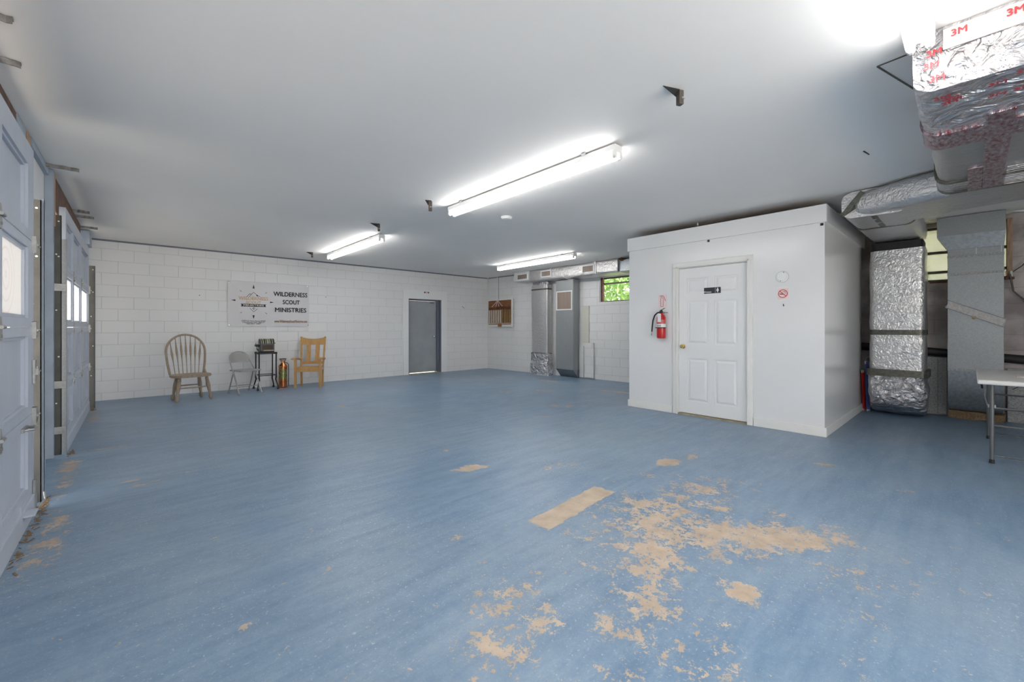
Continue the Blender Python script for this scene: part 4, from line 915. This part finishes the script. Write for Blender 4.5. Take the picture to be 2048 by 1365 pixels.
# no smoking sign
ns = thing('no_smoking_sign', 'square no smoking sign on the restroom front wall', 'sign', (RX-.002, 1.525, 1.64)); SX = RX-.003
obj('plate', B().box(SX, RX, 1.462, 1.592, 1.555, 1.722), M['white2'], ns)
obj('tinted_field', B().box(SX-.0006, SX, 1.468, 1.585, 1.568, 1.70), M['pink'], ns)
b = B().tube(ring_pts((SX-.001, 1.527, 1.638), .046, 36), .0042, 6, False); line(b, [(1.559, 1.668), (1.495, 1.608)], .009, SX-.0015); obj('red_circle', b, M['redink'], ns)
b = B(); line(b, [(1.562, 1.634), (1.518, 1.630)], .010, SX-.0008); line(b, [(1.53, 1.65), (1.52, 1.665), (1.505, 1.66), (1.50, 1.645), (1.51, 1.64)], .003, SX-.0008); line(b, [(1.512, 1.655), (1.50, 1.668)], .003, SX-.0008); obj('cigarette_symbol', b, M['ink'], ns)
# round plate
rp = thing('round_cover_plate', 'round white cover plate above the no smoking sign', 'cover plate', (RX, 1.535, 1.84)); obj('plate', B().lathe([(.066, 0), (.066, -.006), (.06, -.009), (.048, -.009), (.045, -.006)], (RX, 1.535, 1.84), 36, 'X'), M['white'], rp, smooth=True)
obj('rim', B().tube(ring_pts((RX-.001, 1.535, 1.84), .067, 36), .0018, 6, False), M['steel'], rp)
obj('screw', B().lathe([(.006, 0), (.005, -.003)], (RX-.008, 1.518, 1.892), 8, 'X').lathe([(.005, 0), (.004, -.003)], (RX-.008, 1.552, 1.79), 8, 'X'), M['ink'], rp)
tag(obj('small_mark', B().box(RX-.003, RX, 1.52, 1.527, 1.488, 1.515).box(RX-.003, RX, 1.513, 1.52, 1.49, 1.497), M['ink']), 'tiny black mark below the no smoking sign', 'mark')
for y, z, lb in ((2.40, 2.405, 'tiny black square clip under the fascia above the restroom door'), (1.145, 2.40, 'tiny black square clip under the fascia at the restroom corner')):
    tag(obj('black_clip', B().box(RX-.008, RX, y-.014, y+.014, z-.016, z+.012), M['ink']), lb, 'clip', 'black clips under the restroom fascia')

# wall mounted fire extinguisher
fe = thing('fire_extinguisher', 'red fire extinguisher with black hose hanging on the restroom front wall', 'fire extinguisher', (RX-.075, 3.045, 1.07)); c = (RX-.075, 3.045, 0); r = .062
obj('cylinder', B().lathe([(.04, 1.072), (r-.004, 1.078), (r, 1.09), (r, 1.375), (r-.012, 1.405), (.03, 1.425), (.022, 1.44)], c, 28), M['red'], fe, smooth=True)
obj('label_sheet', B().lathe([(r+.0008, 1.235), (r+.0008, 1.345)], c, 28), M['white2'], fe, smooth=True)
b = B(); 
for k in range(5): 
    a0 = PI*.72+k*.13; b.box(c[0]-r-.003, c[0]-r-.001, c[1]-.03+k*.012, c[1]-.024+k*.012, 1.25, 1.262)
obj('label_print', b, M['ink'], fe)
obj('label_picture', B().lathe([(r+.0016, 1.285), (r+.0016, 1.345)], c, 28), mat('label_red', (.6, .12, .12), .4), fe, smooth=True)
obj('strap', B().lathe([(r+.004, 1.222), (r+.004, 1.236)], c, 28).box(c[0], RX, c[1]+r, c[1]+r+.03, 1.222, 1.236), M['black'], fe)
obj('tag', B().box(c[0]-r-.006, c[0]-r-.004, c[1]-.032, c[1]+.022, 1.31, 1.43), M['white'], fe)
obj('valve', B().lathe([(.018, 1.435), (.022, 1.45), (.02, 1.475), (.012, 1.49)], c, 14).box(c[0]-.016, c[0]+.016, c[1]-.02, c[1]+.02, 1.45, 1.475, .004), M['black'], fe)
obj('handle', B().bar((c[0], c[1]+.015, 1.475), (c[0], c[1]-.055, 1.512), .018, .006).bar((c[0], c[1]-.01, 1.455), (c[0], c[1]-.10, 1.442), .02, .007), M['black'], fe)
obj('hose', B().tube([(c[0]-.01, c[1]+.01, 1.455), (c[0]-.02, c[1]+.05, 1.445), (c[0]-.02, c[1]+.09, 1.41), (c[0]-.015, c[1]+.12, 1.34), (c[0]-.01, c[1]+.135, 1.25), (c[0]-.01, c[1]+.142, 1.17)], .010, 10), M['blackrub'], fe, smooth=True)
obj('nozzle', B().tube([(c[0]-.01, c[1]+.142, 1.17), (c[0]-.01, c[1]+.15, 1.115)], [.006, .009], 8), M['chrome'], fe)
obj('wall_hook', B().box(c[0]+.02, RX, c[1]-.012, c[1]+.012, 1.43, 1.45), M['steel'], fe)

# ================================================================== CHAIRS AND ANTIQUES BY THE BACK WALL
def hoop(w0, w1, z0, z1, y0, y1, n=22, zshoulder=None):
    """bow back: from (-w0,z0) up to the arch of half width w1 and down again; y interpolates with z"""
    zs = zshoulder or z0+(z1-z0)*.52; pts = []
    for k in range(6): t = k/6; pts.append((-(w0+(w1-w0)*math.sin(t*PI/2)), z0+(zs-z0)*t))
    for k in range(n+1): a = PI-PI*k/n; pts.append((w1*math.cos(a), zs+(z1-zs)*math.sin(a)))
    for k in range(5, -1, -1): t = k/6; pts.append(((w0+(w1-w0)*math.sin(t*PI/2)), z0+(zs-z0)*t))
    return [(x, y0+(y1-y0)*(z-z0)/(z1-z0), z) for x, z in pts]
# windsor chair
wc = thing('windsor_chair', 'worn tan wooden bow back spindle chair, leftmost on the back wall', 'chair', (.715, 8.955, 0), math.radians(10))
DW = M['driftwood']; SZ = .415
b = B(); sh = []
for k in range(28):
    a = 2*PI*k/28; ca, sa = math.cos(a), math.sin(a); sh.append(((.275-.02*(sa > 0)*sa)*(abs(ca)**.55)*(1 if ca > 0 else -1), .235*(abs(sa)**.6)*(1 if sa > 0 else -1)))
b.prism(sh, 'Z', SZ-.018, SZ+.022); bmesh.ops.bevel(b.bm, geom=[e for e in b.bm.edges if len(e.link_faces) == 2 and abs(e.verts[0].co.z-e.verts[1].co.z) < 1e-5], offset=.008, segments=2, affect='EDGES')
obj('seat', b, DW, wc, local=True, smooth=True)
P = hoop(.235, .275, SZ+.01, 1.105, .185, .30, 22, SZ+.40)
obj('bow', B().tube(P, .0175, 10), DW, wc, local=True, smooth=True)
for k in range(7):
    u = (k-3)/3; xt = u*.215; xbm = u*.165; zt = SZ+.40+(1.105-SZ-.40)*math.sqrt(max(0, 1-(xt/.275)**2))-.01
    n = 10; pts = []; rs = []
    for i in range(n+1):
        t = i/n; z = SZ+.02+(zt-SZ-.02)*t; pts.append((xbm+(xt-xbm)*t, .185+(.30-.185)*(z-SZ)/(1.105-SZ)-.0, z)); rs.append(.0065+.0115*math.exp(-((t-.62)/.16)**2))
    b = B().tube(pts, rs, 8); obj('spindle', b, DW, wc, local=True, smooth=True)
def turned(a, c, par, m, prof, name='leg'):
    a, c = Vector(a), Vector(c); pts = [a.lerp(c, t) for t, r in prof]; b = B().tube(pts, [r for t, r in prof], 12); return obj(name, b, m, par, local=True, smooth=True)
LP = [(0, .017), (.05, .023), (.07, .027), (.10, .022), (.13, .028), (.16, .023), (.19, .029), (.22, .024), (.25, .029), (.4, .031), (.6, .024), (.74, .018), (.78, .021), (.82, .028), (.88, .030), (.94, .024), (1, .013)]
for sx in (-1, 1):
    turned((sx*.185, -.145, SZ-.018), (sx*.240, -.200, 0), wc, DW, LP); turned((sx*.155, .140, SZ-.018), (sx*.205, .185, 0), wc, DW, LP)
for y, z, hw in ((-.178, .225, .205), (.165, .235, .178)): obj('stretcher', B().tube([(-hw, y, z), (0, y, z), (hw, y, z)], [.009, .012, .009], 8), DW, wc, local=True, smooth=True)
obj('arm_stub', B().prism([(.185, SZ+.02), (.10, SZ+.02), (.165, SZ+.07), (.195, SZ+.12)], 'X', .235, .262), DW, wc, local=True)
# steel folding chair
fc = thing('folding_chair', 'grey steel folding chair between the spindle chair and the iron stand', 'chair', (1.545, 9.21, 0), math.radians(20)); GM = M['greymetal']
fr = []
for k in range(9): a = PI-PI*k/8; fr.append((.165*math.cos(a), .185+.02*math.sin(a), .66+.11*math.sin(a)))
left = [(-.205, -.185, .015), (-.200, -.10, .20), (-.195, .03, .44), (-.185, .12, .56)]
obj('front_frame', B().tube(left+fr+[(-x, y, z) for x, y, z in left[::-1]], .0125, 10), GM, fc, local=True, smooth=True)
for sx in (-1, 1):
    obj('leg', B().tube([(sx*.185, .19, .015), (sx*.180, .06, .33), (sx*.178, -.02, .50) if False else (sx*.178, .02, .43)], .0115, 10), GM, fc, local=True, smooth=True)
    for q in ((sx*.205, -.188, 0), (sx*.185, .193, 0)): obj('foot', B().lathe([(.017, 0), (.017, .012), (.014, .025)], q, 10), GM, fc, local=True)
b = B(); prev = None; n = 12
pan = []
for k in range(n+1):
    x = -.172+.344*k/n; y = .165+.03*(1-(x/.172)**2); zt = .66+.09*math.sqrt(max(0.05, 1-(x/.178)**2)); pan.append((x, y, zt))
for (a, c) in zip(pan, pan[1:]):
    b.loft([[(a[0], a[1]-.015, .575), (a[0], a[1], a[2]), (c[0], c[1], c[2]), (c[0], c[1]-.015, .575)], [(a[0], a[1]-.012, .575), (a[0], a[1]+.004, a[2]), (c[0], c[1]+.004, c[2]), (c[0], c[1]-.012, .575)]])
obj('backrest', b, GM, fc, local=True)
obj('seat', B().prism([(-.19, -.20), (-.17, -.215), (.17, -.215), (.19, -.20), (.18, .16), (-.18, .16)], 'Z', .418, .44), GM, fc, local=True)
obj('stretcher', B().tube([(-.200, -.13, .135), (.200, -.13, .135)], .007, 8).tube([(-.183, .145, .13), (.183, .145, .13)], .007, 8), GM, fc, local=True)
# oak armchair
ac = thing('oak_armchair', 'golden oak slatted armchair, rightmost seat on the back wall', 'chair', (2.715, 9.262, 0), math.radians(-31)); OK = M['oak']
for sx in (-1, 1):
    obj('leg', B().box(sx*.235-.022, sx*.235+.022, -.185, -.14, 0, .575, .004), OK, ac, local=True)
    b = B(); b.bar((sx*.205, .165, 0), (sx*.215, .165, .43), .036, .036, up=(0, 1, 0), bev=.003); obj('leg', b, OK, ac, local=True)
    b = B(); b.bar((sx*.215, .165, .42), (sx*.238, .265, 1.035), .034, .030, up=(0, 1, 0), bev=.003); obj('back_post', b, OK, ac, local=True)
    arm = [(sx*.262, -.235, .575), (sx*.262, -.15, .588), (sx*.258, -.02, .585), (sx*.25, .10, .565), (sx*.235, .19, .545)]
    b = B(); R = []
    for i, (x, y, z) in enumerate(arm):
        wv = (.038, .043, .036, .030, .024)[i]; R.append([(x-wv, y, z), (x+wv, y, z), (x+wv, y, z+.022), (x-wv, y, z+.022)])
    b.loft(R); obj('armrest', b, OK, ac, local=True)
    obj('side_rail', B().box(sx*.225-.012, sx*.225+.012, -.15, .16, .345, .40), OK, ac, local=True)
obj('front_rail', B().box(-.215, .215, -.178, -.155, .325, .405, .003), OK, ac, local=True)
obj('seat', B().box(-.228, .228, -.175, .16, .40, .418, .006), OK, ac, local=True)
b = B(); n = 12; R = []
for k in range(n+1):
    x = -.228+.456*k/n; q = (x/.228)**2; yb = .255+.025*(1-q); zt = .985+.038*q-.0; zb = .86+.0*q; R.append([(x, yb-.012, zb), (x, yb+.012, zb), (x, yb+.022, zt), (x, yb-.002, zt)])
b.loft(R); obj('crest_rail', b, OK, ac, local=True, smooth=True)
for xs in (-.085, .085):
    b = B(); b.bar((xs, .195, .49), (xs*1.05, .270, .875), .085, .012, up=(0, 1, 0)); obj('slat', b, OK, ac, local=True)
obj('lower_rail', B().bar((-.215, .19, .485), (.215, .19, .485), .02, .055), OK, ac, local=True)
obj('back_rail', B().bar((-.205, .168, .375), (.205, .168, .375), .02, .05), OK, ac, local=True)
# iron stand
stt = thing('iron_stand', 'black iron stand with curved feet carrying the antique machine', 'stand', (1.955, 9.485, 0)); IR = M['iron']
for sx in (-1, 1):
    for sy in (-1, 1):
        tx, ty = sx*.148, sy*.150
        pts = [(tx, ty, .725), (tx, ty, .30), (tx, ty, .24), (tx-sx*.006, ty-sy*.004, .20), (tx+sx*.012, ty+sy*.012, .13), (tx+sx*.026, ty+sy*.05*.6, .07), (tx+sx*.028, ty+sy*.04, .03)]
        obj('leg', B().tube(pts, [.012, .012, .015, .014, .012, .011, .014], 8), IR, stt, local=True, smooth=True)
        obj('foot', B().lathe([(.006, 0), (.020, .006), (.024, .02), (.018, .036), (.008, .042)], (tx+sx*.028, ty+sy*.04, 0), 12), IR, stt, local=True, smooth=True)
        obj('finial', B().lathe([(.008, .70), (.022, .71), (.024, .725), (.016, .74), (.004, .745)], (tx, ty, 0), 12), IR, stt, local=True, smooth=True)
obj('top_frame', B().box(-.15, .15, -.158, -.142, .705, .735).box(-.15, .15, .142, .158, .705, .735).box(-.158, -.142, -.15, .15, .705, .735).box(.142, .158, -.15, .15, .705, .735).box(-.15, .15, -.15, .15, .722, .732), IR, stt, local=True)
obj('lower_rail', B().tube([(-.148, -.15, .285), (.148, -.15, .285)], .008, 8).tube([(-.148, .15, .285), (.148, .15, .285)], .008, 8).tube([(-.148, -.15, .285), (-.148, .15, .285)], .008, 8).tube([(.148, -.15, .285), (.148, .15, .285)], .008, 8), IR, stt, local=True)
# antique machine
am = thing('antique_machine', 'small antique black machine with slatted curved lid and glass front, on the iron stand', 'antique machine', (1.965, 9.50, .7355)); AB = M['iron']
obj('body', B().box(-.125, .125, -.09, .10, .022, .175, .006), mat('enamel_black', (.03, .032, .035), .3, .3), am, local=True)
obj('base', B().box(-.12, .12, -.11, .115, 0, .024, .006), AB, am, local=True)
b = B(); arc = [(-.095+.0*k, .175) for k in range(0)]
for k in range(9): a = PI*k/8; arc.append((.005-.095*math.cos(a), .175+.095*math.sin(a)))
b.prism(arc, 'X', -.125, .125); obj('lid', b, AB, am, local=True, smooth=True)
for k, x in enumerate((-.105, -.07, -.03, .0, .02, .045, .09)):
    arc2 = [(.005-.0975*math.cos(PI*j/8), .175+.0975*math.sin(PI*j/8)) for j in range(9)]; w_ = .006 if k % 2 else .004
    obj('lid_slat', B().prism(arc2, 'X', x-w_, x+w_), mat('pale_olive', (.50, .52, .35), .4), am, local=True, smooth=True)
fr_ = B()
for a, c_, p, q in cells(-.12, .12, .03, .165, [(-.095, .095, .055, .145)]): fr_.box(a, c_, -.100, -.088, p, q, .002)
obj('front_frame', fr_, mat('dull_black_trim', (.08, .08, .085), .35, .5), am, local=True)
obj('front_glass', B().box(-.095, .095, -.094, -.091, .055, .145), mat('smoked_brown', (.07, .045, .025), .15), am, local=True)
obj('tray', B().box(-.07, .11, -.108, -.095, .030, .045, .003), M['cream'], am, local=True)
obj('crank', B().tube([(-.125, -.02, .13), (-.175, -.02, .13)], .022, 10).tube([(-.170, -.02, .13), (-.170, -.05, .07), (-.15, -.06, .04)], .012, 8).tube([(-.185, -.02, .14), (-.19, -.02, .19)], .004, 6).box(-.20, -.14, -.05, .02, .12, .16, .004), AB, am, local=True)
obj('hopper', B().lathe([(.014, .05), (.022, .07), (.026, .11)], (-.155, -.04, 0), 12), M['steel'], am, local=True)
obj('knob', B().tube([(.125, -.03, .175), (.155, -.03, .18)], .008, 8), AB, am, local=True)
# copper extinguisher
ce = thing('copper_extinguisher', 'antique polished copper fire extinguisher standing between iron stand and oak chair', 'fire extinguisher', (2.268, 9.515, 0)); CU = M['copper']
obj('cylinder', B().lathe([(.078, 0), (.084, .01), (.084, .022), (.079, .028), (.079, .115), (.083, .12), (.083, .128), (.079, .133), (.079, .42), (.083, .425), (.083, .435), (.078, .445), (.062, .475), (.04, .495), (.036, .51), (.036, .53), (.044, .535), (.044, .545)], (0, 0, 0), 32), CU, ce, local=True, smooth=True)
b = B(); R = []
for k in range(9):
    a = math.radians(-150+k*15); R.append([(.0805*math.cos(a), .0805*math.sin(a), .17), (.0805*math.cos(a), .0805*math.sin(a), .385), (.079*math.cos(a), .079*math.sin(a), .385), (.079*math.cos(a), .079*math.sin(a), .17)])
b.loft(R); obj('name_plate', b, M['brassplate'], ce, local=True)
b = B().tube([(.062*math.cos(a), .062*math.sin(a), .585) for a in [2*PI*k/24 for k in range(25)]], .006, 6, False)
for k in range(6): a = 2*PI*k/6; b.tube([(.036*math.cos(a), .036*math.sin(a), .535), (.06*math.cos(a), .06*math.sin(a), .585)], .004, 6)
obj('handwheel', b, mat('dark_bronze', (.10, .05, .04), .4, .6), ce, local=True)
obj('hose', B().tube([(.03, .02, .515), (.07, .01, .50), (.102, 0, .47), (.104, 0, .40), (.104, 0, .02)], .007, 8), M['blackrub'], ce, local=True, smooth=True)
